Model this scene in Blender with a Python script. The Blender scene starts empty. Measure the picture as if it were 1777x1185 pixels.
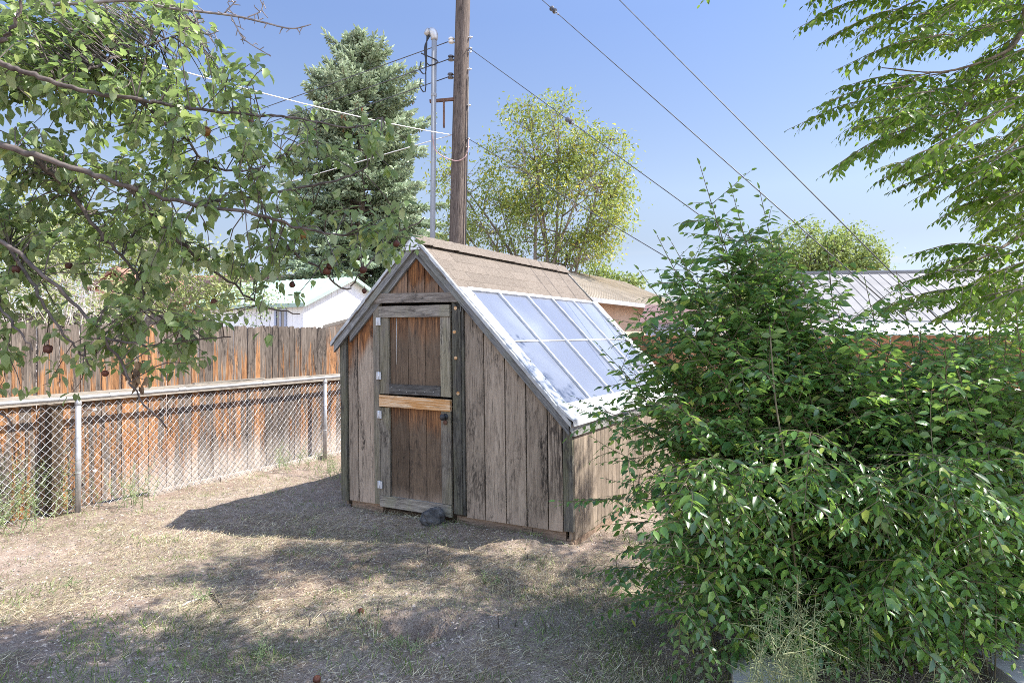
import bpy, math, random
DENOISE = False
import numpy as np
from mathutils import Vector, Matrix, noise as mnoise
random.seed(7); rng = np.random.default_rng(7)
S = bpy.context.scene
COL = S.collection
R = math.radians
UP = np.array([0., 0., 1.])

def at(px, py, Y):                       # a point of the place seen at a spot of the photograph, Y metres away
    return np.array([(px - 888.5) / 1185 * Y, Y, 1.7 + (580 - py) / 1185 * Y])
def nrm(v):
    v = np.asarray(v, float); return v / (np.linalg.norm(v) + 1e-12)
def unit(a): return a / (np.linalg.norm(a, axis=1, keepdims=True) + 1e-12)

# ------------------------------------------------------------------ mesh building
def make_mesh(name, V, faces, rnd=None, smooth=False):
    me = bpy.data.meshes.new(name)
    V = np.ascontiguousarray(V, np.float32)
    me.vertices.add(len(V)); me.vertices.foreach_set('co', V.ravel())
    loops = np.concatenate([f.ravel() for f in faces]).astype(np.int32)
    cnt = np.concatenate([np.full(len(f), f.shape[1], np.int32) for f in faces])
    st = np.concatenate([[0], np.cumsum(cnt)[:-1]]).astype(np.int32)
    me.loops.add(len(loops)); me.loops.foreach_set('vertex_index', loops)
    me.polygons.add(len(cnt)); me.polygons.foreach_set('loop_start', st)
    sm = np.full(len(cnt), smooth, bool) if isinstance(smooth, bool) else np.concatenate([np.asarray(q, bool) for q in smooth])
    me.polygons.foreach_set('use_smooth', sm)
    if rnd is not None:
        a = me.attributes.new('rnd', 'FLOAT', 'POINT'); a.data.foreach_set('value', np.ascontiguousarray(rnd, np.float32))
    me.update(calc_edges=True); me.validate()
    return me

def link(name, me, m, parent=None, loc=None, rotz=None):
    o = bpy.data.objects.new(name, me); COL.objects.link(o)
    if m is not None and me is not None: me.materials.append(m)
    if parent is not None: o.parent = parent
    if loc is not None: o.location = [float(c) for c in loc]
    if rotz is not None: o.rotation_euler = (0, 0, rotz)
    return o
def tag(o, label, cat, group=None, kind=None):
    o['label'] = label; o['category'] = cat
    if group: o['group'] = group
    if kind: o['kind'] = kind
    return o
def thing(name, label, cat, loc=(0, 0, 0), rotz=0, group=None):
    return tag(link(name, None, None, None, loc, rotz), label, cat, group)

class MB:
    def __init__(s, fn=None): s.V = []; s.F = {}; s.S = {}; s.Rn = []; s.n = 0; s.fn = fn
    def face(s, arr, sm):
        arr = np.atleast_2d(arr); k = arr.shape[1]; s.F.setdefault(k, []).append(arr); s.S.setdefault(k, []).append(np.full(len(arr), sm))
    def add(s, V, F, r=None, sm=False):
        V = np.asarray(V, float).reshape(-1, 3); r = random.random() if r is None else r
        s.V.append(V); s.Rn.append(np.full(len(V), r) if np.isscalar(r) else np.asarray(r))
        for f in F:
            s.face(np.asarray(f) + s.n, sm)
        s.n += len(V)
    def box(s, x0, x1, y0, y1, z0, z1, r=None, rot=None, c=None):
        V = np.array([[x, y, z] for z in (z0, z1) for y in (y0, y1) for x in (x0, x1)], float)
        if rot is not None:
            m = np.array(rot); V = V @ m.T
        if c is not None: V = V + np.asarray(c)
        s.add(V, [(0, 2, 3, 1), (4, 5, 7, 6), (0, 1, 5, 4), (2, 6, 7, 3), (0, 4, 6, 2), (1, 3, 7, 5)], r)
    def prism(s, pts, h, axis='y', r=None):           # polygon in the plane across the axis, between h[0] and h[1]
        n = len(pts); V = []
        for q in h:
            for a, b in pts:
                V.append({'y': (a, q, b), 'x': (q, a, b), 'z': (a, b, q)}[axis])
        F = [tuple(range(n)), tuple(range(2 * n - 1, n - 1, -1))] + [(i, n + i, n + (i + 1) % n, (i + 1) % n) for i in range(n)]
        s.add(V, F, r)
    def beam(s, a, b, w, t, up=(0, 0, 1), r=None):    # bar of section w x t from a to b
        a = np.array(a, float); b = np.array(b, float); d = nrm(b - a); u = nrm(np.cross(d, up)); v = np.cross(u, d)
        V = [p + u * i * w / 2 + v * j * t / 2 for p in (a, b) for i, j in ((-1, -1), (1, -1), (1, 1), (-1, 1))]
        s.add(V, [(0, 1, 2, 3), (7, 6, 5, 4), (0, 4, 5, 1), (1, 5, 6, 2), (2, 6, 7, 3), (3, 7, 4, 0)], r)
    def tube(s, pts, r0, r1=None, n=6, r=None, caps=True):
        P = np.asarray(pts, float); k = len(P); r1 = r0 if r1 is None else r1
        rad = np.asarray(r0, float) if not np.isscalar(r0) else np.linspace(r0, r1, k)
        T = np.gradient(P, axis=0); T = unit(T)
        ref = np.array([0.31, 0.11, 0.94]) if abs(T[0] @ np.array([0.31, 0.11, 0.94])) < .9 else np.array([1., 0.2, 0])
        U = unit(np.cross(T, ref)); W = np.cross(U, T)
        a = np.arange(n) * 2 * math.pi / n
        V = P[:, None, :] + rad[:, None, None] * (np.cos(a)[None, :, None] * U[:, None, :] + np.sin(a)[None, :, None] * W[:, None, :])
        i = np.arange(k - 1)[:, None] * n; j = np.arange(n)[None, :]; j2 = (j + 1) % n
        Q = np.stack([i + j, i + j2, i + n + j2, i + n + j], -1).reshape(-1, 4)
        rr = random.random() if r is None else r
        s.V.append(V.reshape(-1, 3)); s.Rn.append(np.full(k * n, rr)); s.face(Q + s.n, n > 4)
        if caps and n > 2:
            s.face(np.arange(n)[::-1] + s.n, False); s.face(np.arange(n) + s.n + (k - 1) * n, False)
        s.n += k * n
    def lathe(s, prof, c, axis=(0, 0, 1), n=12, r=None):
        ax = nrm(axis); P = [np.asarray(c, float) + ax * h for _, h in prof]
        u = nrm(np.cross(ax, (0.3, 0.9, 0.1))); w = np.cross(ax, u); k = len(prof)
        V = [P[i] + prof[i][0] * (math.cos(a) * u + math.sin(a) * w) for i in range(k) for a in [2 * math.pi * q / n for q in range(n)]]
        F = [(i * n + j, i * n + (j + 1) % n, (i + 1) * n + (j + 1) % n, (i + 1) * n + j) for i in range(k - 1) for j in range(n)]
        F += [tuple(range(n - 1, -1, -1)), tuple(range((k - 1) * n, k * n))]
        s.add(V, F, r)
    def mesh(s, name, smooth=False):
        V = np.concatenate(s.V)
        if s.fn is not None: V = s.fn(V)
        F = [np.concatenate(v) for v in s.F.values()]
        return make_mesh(name, V, F, np.concatenate(s.Rn), True if smooth else [np.concatenate(v) for v in s.S.values()])
    def build(s, name, m, parent=None, loc=None, rotz=None, smooth=False):
        return link(name, s.mesh(name, smooth), m, parent, loc, rotz)

def pieces(name, m, parent, items, fn=None):
    for f in items:
        q = MB(fn); f(q); q.build(name, m, parent)

class Leaves:
    T8 = (np.array([[0, 0, 0], [.3, -.46, .10], [.32, 0, -.02], [.3, .46, .10], [.68, -.36, .05], [.7, 0, -.06], [.68, .36, .05], [1, 0, -.2]]),
          [np.array([[0, 2, 1], [0, 3, 2], [4, 5, 7], [5, 6, 7]]), np.array([[1, 2, 5, 4], [2, 3, 6, 5]])])
    T4 = (np.array([[0, 0, 0], [.45, -.5, .1], [1, 0, -.1], [.45, .5, .1]]), [np.array([[0, 2, 1], [0, 3, 2]])])
    TX = (np.array([[0, 0, 0], [.55, -.5, 0], [1, 0, 0], [.55, .5, 0], [0, 0, 0], [.55, 0, -.5], [1, 0, 0], [.55, 0, .5]]),
          [np.array([[0, 1, 2, 3], [4, 5, 6, 7]])])
    def __init__(s, t='T8'): s.t = getattr(s, t); s.P = []; s.D = []; s.N = []; s.L = []; s.W = []; s.Rn = []
    def add(s, P, D, N, L, W, r=None):
        P = np.atleast_2d(P); k = len(P)
        s.P.append(P); s.D.append(np.broadcast_to(D, (k, 3))); s.N.append(np.broadcast_to(N, (k, 3)))
        s.L.append(np.broadcast_to(L, k)); s.W.append(np.broadcast_to(W, k)); s.Rn.append(rng.random(k) if r is None else np.broadcast_to(r, k))
    def count(s): return sum(len(p) for p in s.P)
    def build(s, name, m, parent=None, smooth=True):
        P = np.concatenate(s.P); D = unit(np.concatenate(s.D)); N = np.concatenate(s.N); L = np.concatenate(s.L); W = np.concatenate(s.W); r = np.concatenate(s.Rn)
        N = unit(N - (N * D).sum(1, keepdims=True) * D); Sd = np.cross(D, N)
        T, F = s.t; k = len(T)
        V = P[:, None] + D[:, None] * (T[None, :, 0:1] * L[:, None, None]) + Sd[:, None] * (T[None, :, 1:2] * W[:, None, None]) + N[:, None] * (T[None, :, 2:3] * W[:, None, None])
        off = (np.arange(len(P)) * k)[:, None, None]
        me = make_mesh(name, V.reshape(-1, 3), [(f[None] + off).reshape(-1, f.shape[1]) for f in F], np.repeat(r, k), smooth)
        return link(name, me, m, parent)

def curve(pts, n):                       # smooth polyline through points
    P = np.asarray(pts, float)
    if len(P) < 3: return P[0] + (P[-1] - P[0]) * np.linspace(0, 1, n)[:, None]
    Q = np.vstack([2 * P[0] - P[1], P, 2 * P[-1] - P[-2]]); out = []
    t = np.linspace(0, len(P) - 1 - 1e-6, n)
    for x in t:
        i = int(x); f = x - i; a, b, c, d = Q[i:i + 4]
        out.append(.5 * ((2 * b) + (c - a) * f + (2 * a - 5 * b + 4 * c - d) * f * f + (3 * b - a - 3 * c + d) * f ** 3))
    return np.array(out)

# ------------------------------------------------------------------ materials
class NT:
    def __init__(s, name):
        s.m = bpy.data.materials.new(name); s.m.use_nodes = True; s.t = s.m.node_tree; s.t.nodes.clear()
        s.out = s.n('ShaderNodeOutputMaterial')
    def n(s, ty, **k):
        nd = s.t.nodes.new(ty)
        for a, b in k.items(): setattr(nd, a, b)
        return nd
    def l(s, a, b): s.t.links.new(a, b)
    def put(s, sock, v):
        if hasattr(v, 'is_linked'): s.l(v, sock)
        elif isinstance(v, (tuple, list)) and len(v) == 3 and sock.type == 'RGBA': sock.default_value = (*v, 1)
        else: sock.default_value = v
    def math(s, op, a, b=None, c=None, clamp=False):
        nd = s.n('ShaderNodeMath', operation=op, use_clamp=clamp); s.put(nd.inputs[0], a)
        if b is not None: s.put(nd.inputs[1], b)
        if c is not None: s.put(nd.inputs[2], c)
        return nd.outputs[0]
    def mix(s, f, a, b, mode='MIX'):
        nd = s.n('ShaderNodeMix', data_type='RGBA', blend_type=mode); s.put(nd.inputs['Factor'], f); s.put(nd.inputs[6], a); s.put(nd.inputs[7], b)
        return nd.outputs[2]
    def ramp(s, f, stops, interp='LINEAR'):
        nd = s.n('ShaderNodeValToRGB'); nd.color_ramp.interpolation = interp; e = nd.color_ramp.elements
        while len(e) < len(stops): e.new(.5)
        for q, (p, c) in zip(e, stops): q.position = p; q.color = (*c, 1) if len(c) == 3 else c
        s.l(f, nd.inputs[0]); return nd.outputs[0]
    def rng(s, f, a, b, c=0., d=1.):
        nd = s.n('ShaderNodeMapRange', interpolation_type='SMOOTHSTEP'); s.l(f, nd.inputs[0])
        for i, v in enumerate((a, b, c, d)): nd.inputs[i + 1].default_value = v
        return nd.outputs[0]
    def rnd(s): return s.n('ShaderNodeAttribute', attribute_name='rnd').outputs['Fac']
    def coord(s): return s.n('ShaderNodeTexCoord').outputs['Object']
    def vec(s, co, scale, off=None):
        mp = s.n('ShaderNodeMapping'); mp.inputs['Scale'].default_value = scale
        if off is not None:
            ad = s.n('ShaderNodeVectorMath', operation='ADD'); cb = s.n('ShaderNodeCombineXYZ')
            for i, q in enumerate((37., 53., 29.)): s.put(cb.inputs[i], s.math('MULTIPLY', off, q))
            s.l(co, ad.inputs[0]); s.l(cb.outputs[0], ad.inputs[1]); co = ad.outputs[0]
        s.l(co, mp.inputs[0]); return mp.outputs[0]
    def noise(s, v, scale, detail=4., dist=0., rough=.55):
        nd = s.n('ShaderNodeTexNoise'); s.l(v, nd.inputs['Vector'])
        for k, q in (('Scale', scale), ('Detail', detail), ('Distortion', dist), ('Roughness', rough)): nd.inputs[k].default_value = q
        return nd.outputs['Fac']
    def bump(s, h, st, d=.01):
        nd = s.n('ShaderNodeBump'); nd.inputs['Strength'].default_value = st; nd.inputs['Distance'].default_value = d; s.l(h, nd.inputs['Height']); return nd.outputs[0]
    def pbsdf(s, col, rough=.8, metal=0., spec=.3, nor=None, **k):
        b = s.n('ShaderNodeBsdfPrincipled'); s.put(b.inputs['Base Color'], col); s.put(b.inputs['Roughness'], rough); s.put(b.inputs['Metallic'], metal)
        s.put(b.inputs['Specular IOR Level'], spec)
        if nor is not None: s.l(nor, b.inputs['Normal'])
        return b.outputs[0]
    def done(s, sh): s.l(sh, s.out.inputs[0]); return s.m

def wood(name, stops, axis='z', orange=None, stain=.55, bump=.5, fine=26., zone=None, base_dust=None, knots=0., moss=None, stainscale=2.2, rot=0.):
    s = NT(name); r = s.rnd(); co = s.coord()
    if rot:
        mr_ = s.n('ShaderNodeVectorRotate', rotation_type='Y_AXIS'); mr_.inputs['Angle'].default_value = rot; s.l(co, mr_.inputs['Vector']); co = mr_.outputs[0]
    sc = {'z': (fine, fine, fine * .06), 'x': (fine * .06, fine, fine), 'y': (fine, fine * .06, fine)}[axis]
    sc2 = {'z': (3, 3, .8), 'x': (.8, 3, 3), 'y': (3, .8, 3)}[axis]
    v = s.vec(co, sc, r)
    g = s.noise(v, 1.2, 10., 2.4, .68)
    fine_g = s.noise(s.vec(co, tuple(q * 3.2 for q in sc), r), 1.5, 4., .3, .6)
    col = s.ramp(g, stops)
    big = s.noise(s.vec(co, sc2, r), stainscale / 2.2, 5., .5, .6)
    if orange:
        strk = s.noise(s.vec(co, (15, 15, .9), r), 1., 6., 1.2, .6)
        f = s.math('ADD', s.math('MULTIPLY', r, .35), s.math('ADD', s.math('MULTIPLY', s.math('SUBTRACT', strk, .5), 3.2), s.math('MULTIPLY', s.math('SUBTRACT', big, .5), .9)))
        if base_dust:
            zz_ = s.n('ShaderNodeSeparateXYZ'); s.l(co, zz_.inputs[0]); f = s.math('SUBTRACT', f, s.math('MULTIPLY', s.rng(zz_.outputs[2], 1.25, 1.8), .5))
        col = s.mix(s.rng(f, orange[1], orange[1] + .3), col, s.ramp(g, orange[0]))
    if zone: col = zone(s, col, co, big, g)
    if moss:
        mo = s.noise(s.vec(co, (4, 4, 1.1), r), 1.3, 4., .4)
        col = s.mix(s.math('MULTIPLY', s.rng(mo, .46, .62), moss[1]), col, moss[0])
    dk = s.noise(s.vec(co, tuple(q * 2.3 for q in sc2), r), 1.1, 6., .8, .65)
    spk = s.noise(s.vec(co, tuple(q * 1.6 for q in sc2), r), 14., 6., .6, .7)
    col = s.mix(s.math('MULTIPLY', s.math('MULTIPLY', s.rng(dk, .46, .66), s.rng(spk, .40, .60)), min(1, stain * 1.5)), col, (.022, .019, .017))
    col = s.mix(s.math('MULTIPLY', s.rng(fine_g, .56, .68), .6), col, (.03, .025, .022))
    if base_dust:
        z = s.n('ShaderNodeSeparateXYZ'); s.l(co, z.inputs[0])
        f = s.rng(s.math('SUBTRACT', s.math('ADD', z.outputs[2], s.math('MULTIPLY', s.math('SUBTRACT', big, .5), -.7)), 0.), base_dust[0], 0.02)
        f = s.math('MULTIPLY', f, s.rng(z.outputs[0], -.1, 1.2))
        col = s.mix(s.math('MULTIPLY', f, .85), col, base_dust[1])
    hv = s.n('ShaderNodeHueSaturation'); s.put(hv.inputs['Value'], s.math('ADD', .78, s.math('MULTIPLY', r, .44))); s.l(col, hv.inputs['Color'])
    h = s.math('ADD', s.math('MULTIPLY', g, .8), s.math('MULTIPLY', fine_g, -.7))
    return s.done(s.pbsdf(hv.outputs[0], .85, 0, .2, s.bump(h, bump, .008)))

def plain(name, c1, c2, scale=6., rough=.7, metal=0., spec=.4, bump=0., stretch=(1, 1, 1), rvar=.3, detail=6., bd=.005, dist=0.):
    s = NT(name); r = s.rnd(); co = s.coord(); g = s.noise(s.vec(co, stretch, r), scale, detail, dist)
    col = s.mix(s.rng(g, .3, .7), c1, c2)
    hv = s.n('ShaderNodeHueSaturation'); s.put(hv.inputs['Value'], s.math('ADD', 1 - rvar / 2, s.math('MULTIPLY', r, rvar))); s.l(col, hv.inputs['Color'])
    return s.done(s.pbsdf(hv.outputs[0], rough, metal, spec, s.bump(g, bump, bd) if bump else None))

def leafmat(name, stops, back=None, trans=.4, tcol=(.3, .5, .06), rough=.42, spec=.45, bump=0.):
    s = NT(name); r = s.rnd(); col = s.ramp(r, stops)
    co = s.coord(); big = s.noise(co, 2.5, 3.)
    hv = s.n('ShaderNodeHueSaturation'); s.put(hv.inputs['Value'], s.rng(big, .3, .7, .75, 1.25)); s.l(col, hv.inputs['Color']); col = hv.outputs[0]
    if back is not None:
        ge = s.n('ShaderNodeNewGeometry'); col = s.mix(s.math('MULTIPLY', ge.outputs['Backfacing'], .7), col, back)
    p = s.pbsdf(col, rough, 0, spec)
    t = s.n('ShaderNodeBsdfTranslucent'); s.put(t.inputs[0], s.mix(.55, col, tcol))
    mx = s.n('ShaderNodeMixShader'); mx.inputs[0].default_value = trans; s.l(p, mx.inputs[1]); s.l(t.outputs[0], mx.inputs[2])
    return s.done(mx.outputs[0])

GREY = [(.27, (.04, .031, .026)), (.42, (.105, .084, .069)), (.58, (.185, .152, .126)), (.78, (.28, .24, .20))]
ORNG = [(.27, (.055, .026, .014)), (.42, (.19, .085, .036)), (.58, (.34, .175, .08)), (.78, (.46, .30, .17))]
def zone_front(s, col, co, big, g):      # timber kept from the weather under the gable stays brown
    z = s.n('ShaderNodeSeparateXYZ'); s.l(co, z.inputs[0]); x, _, h = z.outputs
    wob = s.math('MULTIPLY', s.math('SUBTRACT', big, .5), .9)
    a = s.rng(s.math('ADD', h, wob), 2.08, 2.3)
    left = s.math('SUBTRACT', s.math('ADD', 1.62, s.math('MULTIPLY', x, .97)), h)
    b = s.math('MULTIPLY', s.rng(s.math('ADD', left, wob), .42, .12), s.rng(x, .47, .40))
    d = s.math('MULTIPLY', s.rng(s.math('ADD', s.math('SUBTRACT', 1.85, h), wob), .3, .03), s.math('MULTIPLY', s.rng(h, 1.3, 1.5), .6))
    d = s.math('MULTIPLY', d, s.rng(x, 1.25, 1.15))
    e = s.math('MULTIPLY', s.rng(s.math('ADD', s.math('SUBTRACT', 1.02, h), wob), .28, .03), s.math('MULTIPLY', s.rng(h, 1.1, 1.02), s.math('MULTIPLY', s.rng(x, .5, .6), s.rng(x, 1.25, 1.15))))
    f = s.math('MAXIMUM', s.math('MAXIMUM', a, b), s.math('MAXIMUM', d, s.math('MULTIPLY', e, .7)))
    # wet black streaks by the right corner
    k = s.math('MULTIPLY', s.rng(s.math('ADD', x, s.math('MULTIPLY', wob, .6)), 2.08, 2.36), s.rng(h, .12, .5)); k = s.math('MULTIPLY', k, s.rng(g, .62, .42))
    col = s.mix(s.math('MULTIPLY', k, .85), col, (.03, .024, .02))
    splash = s.rng(s.math('ADD', h, s.math('MULTIPLY', wob, .35)), .30, .10)
    col = s.mix(s.math('MULTIPLY', splash, .55), col, (.44, .34, .265))
    return s.mix(f, col, s.ramp(g, [(.3, (.035, .016, .010)), (.45, (.13, .055, .024)), (.58, (.31, .135, .05)), (.75, (.46, .24, .10))]))
SHEDG = [(.28, (.13, .10, .077)), (.42, (.28, .223, .171)), (.58, (.385, .312, .242)), (.78, (.50, .415, .33))]
M = {}
M['front'] = wood('shed_siding', SHEDG, zone=zone_front, stain=.62, fine=20)
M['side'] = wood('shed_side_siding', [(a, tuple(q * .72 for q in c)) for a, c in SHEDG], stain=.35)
M['doorwood'] = wood('door_boards', [(a, (c[0] * .40, c[1] * .35, c[2] * .31)) for a, c in SHEDG], zone=zone_front, stain=.5)
M['trim'] = wood('mossy_trim', [(.25, (.075, .065, .055)), (.45, (.19, .165, .135)), (.62, (.31, .275, .225)), (.78, (.42, .375, .31))], moss=((.22, .20, .11), .4), stain=.6)
M['trimx'] = wood('mossy_rail', [(.25, (.08, .07, .06)), (.45, (.20, .175, .15)), (.62, (.33, .295, .25)), (.78, (.43, .39, .33))], axis='x', moss=((.22, .22, .12), .3), stain=.5)
M['post'] = wood('blackened_post', [(.25, (.028, .027, .025)), (.45, (.075, .07, .062)), (.62, (.16, .15, .125)), (.78, (.28, .26, .21))], moss=((.15, .145, .075), .38), stain=.7)
M['beam'] = wood('worn_beam', [(.25, (.08, .065, .055)), (.45, (.20, .17, .145)), (.6, (.32, .28, .24)), (.8, (.45, .40, .35))], axis='x', orange=([(.3, (.25, .13, .05)), (.7, (.5, .32, .16))], .62), stain=.6)
M['darkx'] = wood('dark_rail', [(.3, (.03, .029, .028)), (.5, (.085, .08, .075)), (.7, (.19, .18, .165))], axis='x', stain=.5)
M['ply'] = wood('raw_plywood', [(.3, (.42, .19, .065)), (.46, (.56, .29, .11)), (.56, (.8, .62, .43)), (.62, (.55, .29, .12)), (.75, (.7, .48, .27))], axis='x', stain=.05, fine=13, bump=.2)
M['skirt'] = wood('base_boards', [(.3, (.17, .115, .08)), (.5, (.31, .22, .16)), (.7, (.43, .32, .24))], axis='x', stain=.3)
M['rake'] = wood('grey_rake', [(.3, (.09, .088, .088)), (.5, (.20, .198, .195)), (.7, (.33, .325, .315))], axis='x', moss=((.25, .25, .16), .25), stain=.4)
M['fence'] = wood('weathered_fence', GREY, orange=(ORNG, .05), stain=.75, base_dust=(.55, (.40, .355, .31)), fine=24)
M['fencefar'] = wood('grey_fence', GREY, stain=.4)
M['rakel'] = wood('grey_rake_left', [(.3, (.09, .088, .088)), (.5, (.20, .198, .195)), (.7, (.33, .325, .315))], axis='x', moss=((.25, .25, .16), .25), stain=.4, rot=R(45))
M['raker'] = wood('grey_rake_right', [(.3, (.09, .088, .088)), (.5, (.20, .198, .195)), (.7, (.33, .325, .315))], axis='x', moss=((.25, .25, .16), .2), stain=.4, rot=R(-45))
M['frail'] = wood('fence_rail', [(.3, (.16, .14, .12)), (.5, (.27, .24, .2)), (.75, (.38, .34, .3))], axis='x', stain=.4)
M['fpost'] = wood('fence_post', [(.3, (.03, .02, .014)), (.5, (.08, .055, .035)), (.75, (.15, .11, .075))], stain=.5)
M['cedar'] = wood('new_cedar', [(.25, (.30, .135, .07)), (.45, (.40, .19, .095)), (.6, (.46, .23, .12)), (.8, (.53, .29, .16))], stain=.1, bump=.2, fine=18)
M['polewood'] = wood('pole_timber', [(.25, (.035, .026, .021)), (.45, (.11, .085, .07)), (.6, (.2, .16, .135)), (.8, (.31, .26, .22))], stain=.5, bump=1., fine=30)
M['galv'] = plain('galvanised', (.38, .38, .385), (.5, .5, .505), 14, .45, .55, .5, .1)
M['mesh'] = plain('mesh_wire', (.52, .53, .55), (.7, .7, .72), 20, .5, .4, .5)
M['conduit'] = plain('conduit', (.20, .205, .215), (.28, .285, .295), 9, .6, .1, .4, stretch=(1, 1, .2))
M['alu'] = plain('white_metal', (.48, .50, .53), (.62, .63, .655), 8, .4, .15, .5)
M['flash'] = plain('dull_flashing', (.36, .37, .385), (.5, .51, .525), 8, .5, .1, .4)
M['drip'] = plain('grey_drip_edge', (.27, .285, .30), (.40, .415, .43), 10, .5, .3, .5, .1)
M['shingle'] = plain('shingle', (.125, .104, .087), (.195, .166, .141), 60, .95, 0, .1, .15, rvar=.16, bd=.004)
M['dirt'] = None
M['conc'] = plain('concrete', (.36, .345, .33), (.52, .50, .48), 7, .9, 0, .2, .4, detail=10)
M['patio'] = plain('patio_concrete', (.30, .29, .285), (.40, .39, .38), 5, .9, 0, .2, .3, detail=10)
M['kerb'] = plain('pale_kerb', (.27, .23, .20), (.44, .39, .34), 9, .9, 0, .2, .5, detail=8)
M['cer'] = plain('ceramic', (.55, .53, .5), (.72, .7, .66), 8, .25, 0, .6)
M['cerd'] = plain('dark_glaze', (.03, .028, .03), (.08, .07, .07), 8, .25, 0, .6)
M['wire'] = plain('steel_wire', (.06, .06, .065), (.12, .12, .125), 8, .6, .4, .4)
M['cable'] = plain('white_cable', (.6, .59, .57), (.74, .73, .72), 8, .6, 0, .3)
M['black'] = plain('black_rubber', (.012, .012, .014), (.03, .03, .034), 8, .5, 0, .4)
M['pink'] = plain('pink_wire', (.45, .28, .26), (.55, .36, .33), 8, .6)
M['rust'] = plain('rusty_iron', (.09, .05, .035), (.18, .10, .07), 20, .8, .2, .3)
M['rock'] = plain('grey_rock', (.04, .04, .043), (.12, .118, .118), 14, .9, 0, .2, 1.0, detail=10, bd=.02)
M['fruit'] = plain('withered_apple', (.05, .014, .009), (.11, .034, .016), 16, .6, 0, .4, .4)
M['fruity'] = plain('yellow_apple', (.30, .17, .04), (.20, .07, .02), 14, .5, 0, .4, .3)
M['bark'] = plain('apple_bark', (.055, .045, .042), (.135, .112, .10), 22, .9, 0, .2, .7, rvar=.1, bd=.008)
M['twig'] = plain('dark_twig', (.06, .05, .046), (.13, .108, .098), 22, .9, 0, .2)
M['deadtwig'] = plain('grey_twig', (.17, .145, .14), (.33, .29, .28), 22, .9, 0, .2)
M['bushstem'] = plain('green_brown_stem', (.07, .065, .035), (.15, .125, .08), 18, .8, 0, .2)
M['elmbark'] = plain('elm_bark', (.14, .11, .09), (.27, .22, .18), 18, .9, 0, .2, .6)
M['dryw'] = plain('dry_twig', (.38, .33, .29), (.55, .49, .44), 18, .9, 0, .2)
M['greymetal'] = plain('grey_roof_sheet', (.21, .203, .20), (.25, .243, .237), 2, .7, .0, .12, rvar=.1)
M['whiteroof'] = plain('white_roof_sheet', (.78, .78, .78), (.85, .85, .85), 2, .5, 0, .4, rvar=.06)
M['mint'] = plain('mint_roof_sheet', (.33, .46, .385), (.42, .55, .47), 2, .45, 0, .4, rvar=.1)
M['mintedge'] = plain('mint_trim', (.28, .38, .32), (.34, .44, .38), 2, .5)
M['tanroof'] = plain('tan_roof_sheet', (.40, .34, .26), (.50, .43, .335), 2, .5, .1, .4, rvar=.1)
M['siding'] = plain('white_siding', (.74, .74, .76), (.82, .82, .83), 2, .6, rvar=.08)
M['peach'] = plain('peach_stucco', (.50, .35, .25), (.56, .41, .30), 3, .9, 0, .2, .05)
M['pinkp'] = plain('pink_panel', (.55, .36, .34), (.62, .43, .40), 3, .7)
M['terra'] = plain('terracotta_wall', (.38, .2, .13), (.46, .26, .18), 4, .9)
M['terraroof'] = plain('red_brown_roof', (.24, .12, .085), (.32, .17, .12), 4, .9)
M['winfr'] = plain('window_frame', (.34, .38, .50), (.42, .46, .58), 4, .6)
M['winglass'] = plain('window_glass', (.03, .035, .045), (.09, .10, .12), 2, .1, 0, .7)
M['gutter'] = plain('grey_gutter', (.28, .28, .28), (.36, .36, .36), 4, .6)
M['soil'] = plain('greenhouse_soil', (.10, .07, .05), (.2, .15, .11), 9, .95, 0, .1, .5)
M['straw'] = leafmat('straw', [(0, (.10, .07, .045)), (.3, (.33, .26, .16)), (.7, (.56, .48, .32)), (1, (.72, .65, .48))], trans=.25, tcol=(.5, .4, .2), rough=.7, spec=.2)
M['clip'] = leafmat('clippings', [(0, (.05, .05, .03)), (.3, (.19, .195, .10)), (.7, (.34, .335, .19)), (1, (.52, .49, .33))], trans=.25, tcol=(.4, .4, .2), rough=.7, spec=.2)
M['green'] = leafmat('grass', [(0, (0.065, 0.117, 0.026)), (0.5, (0.117, 0.195, 0.046)), (0.85, (0.208, 0.273, 0.078)), (1, (0.442, 0.403, 0.182))], trans=.3, rough=.5)
M['chips'] = plain('gravel_chips', (.22, .185, .16), (.36, .31, .27), 40, .9, 0, .2, rvar=1.5)
M['apple'] = leafmat('apple_leaf', [(0, (.09, .125, .05)), (.4, (.15, .205, .075)), (.8, (.23, .31, .10)), (1, (.42, .42, .15))], back=(.32, .37, .24), trans=.44, tcol=(.32, .5, .06), rough=.4)
M['elm'] = leafmat('elm_leaf', [(0, (.04, .10, .018)), (.45, (.09, .18, .03)), (.85, (.18, .29, .05)), (1, (.36, .42, .08))], back=(.18, .28, .08), trans=.56, tcol=(.30, .46, .03), rough=.38)
M['bush'] = leafmat('bush_leaf', [(0, (.042, .105, .036)), (.35, (.082, .178, .052)), (.78, (.14, .26, .068)), (.93, (.27, .42, .08)), (1, (.48, .52, .11))], back=(.14, .225, .10), trans=.46, tcol=(.32, .54, .05), rough=.3, spec=.7)
M['spruce'] = leafmat('spruce_needle', [(0, (.16, .205, .125)), (.5, (.37, .44, .30)), (1, (.58, .65, .49))], trans=.15, tcol=(.3, .4, .25), rough=.6, spec=.2)
M['cone'] = plain('spruce_cone', (.13, .06, .03), (.22, .11, .05), 20, .8)
M['ash'] = leafmat('yellowing_leaf', [(0, (.09, .15, .035)), (.5, (.16, .235, .05)), (.84, (.25, .30, .07)), (.93, (.46, .40, .07)), (1, (.60, .47, .06))], trans=.4, tcol=(.5, .52, .1), rough=.45)
M['far'] = leafmat('far_leaf', [(0, (0.098, 0.15, 0.039)), (0.5, (0.182, 0.24, 0.065)), (1, (0.299, 0.338, 0.104))], trans=.35, tcol=(.4, .5, .12), rough=.6)
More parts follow.
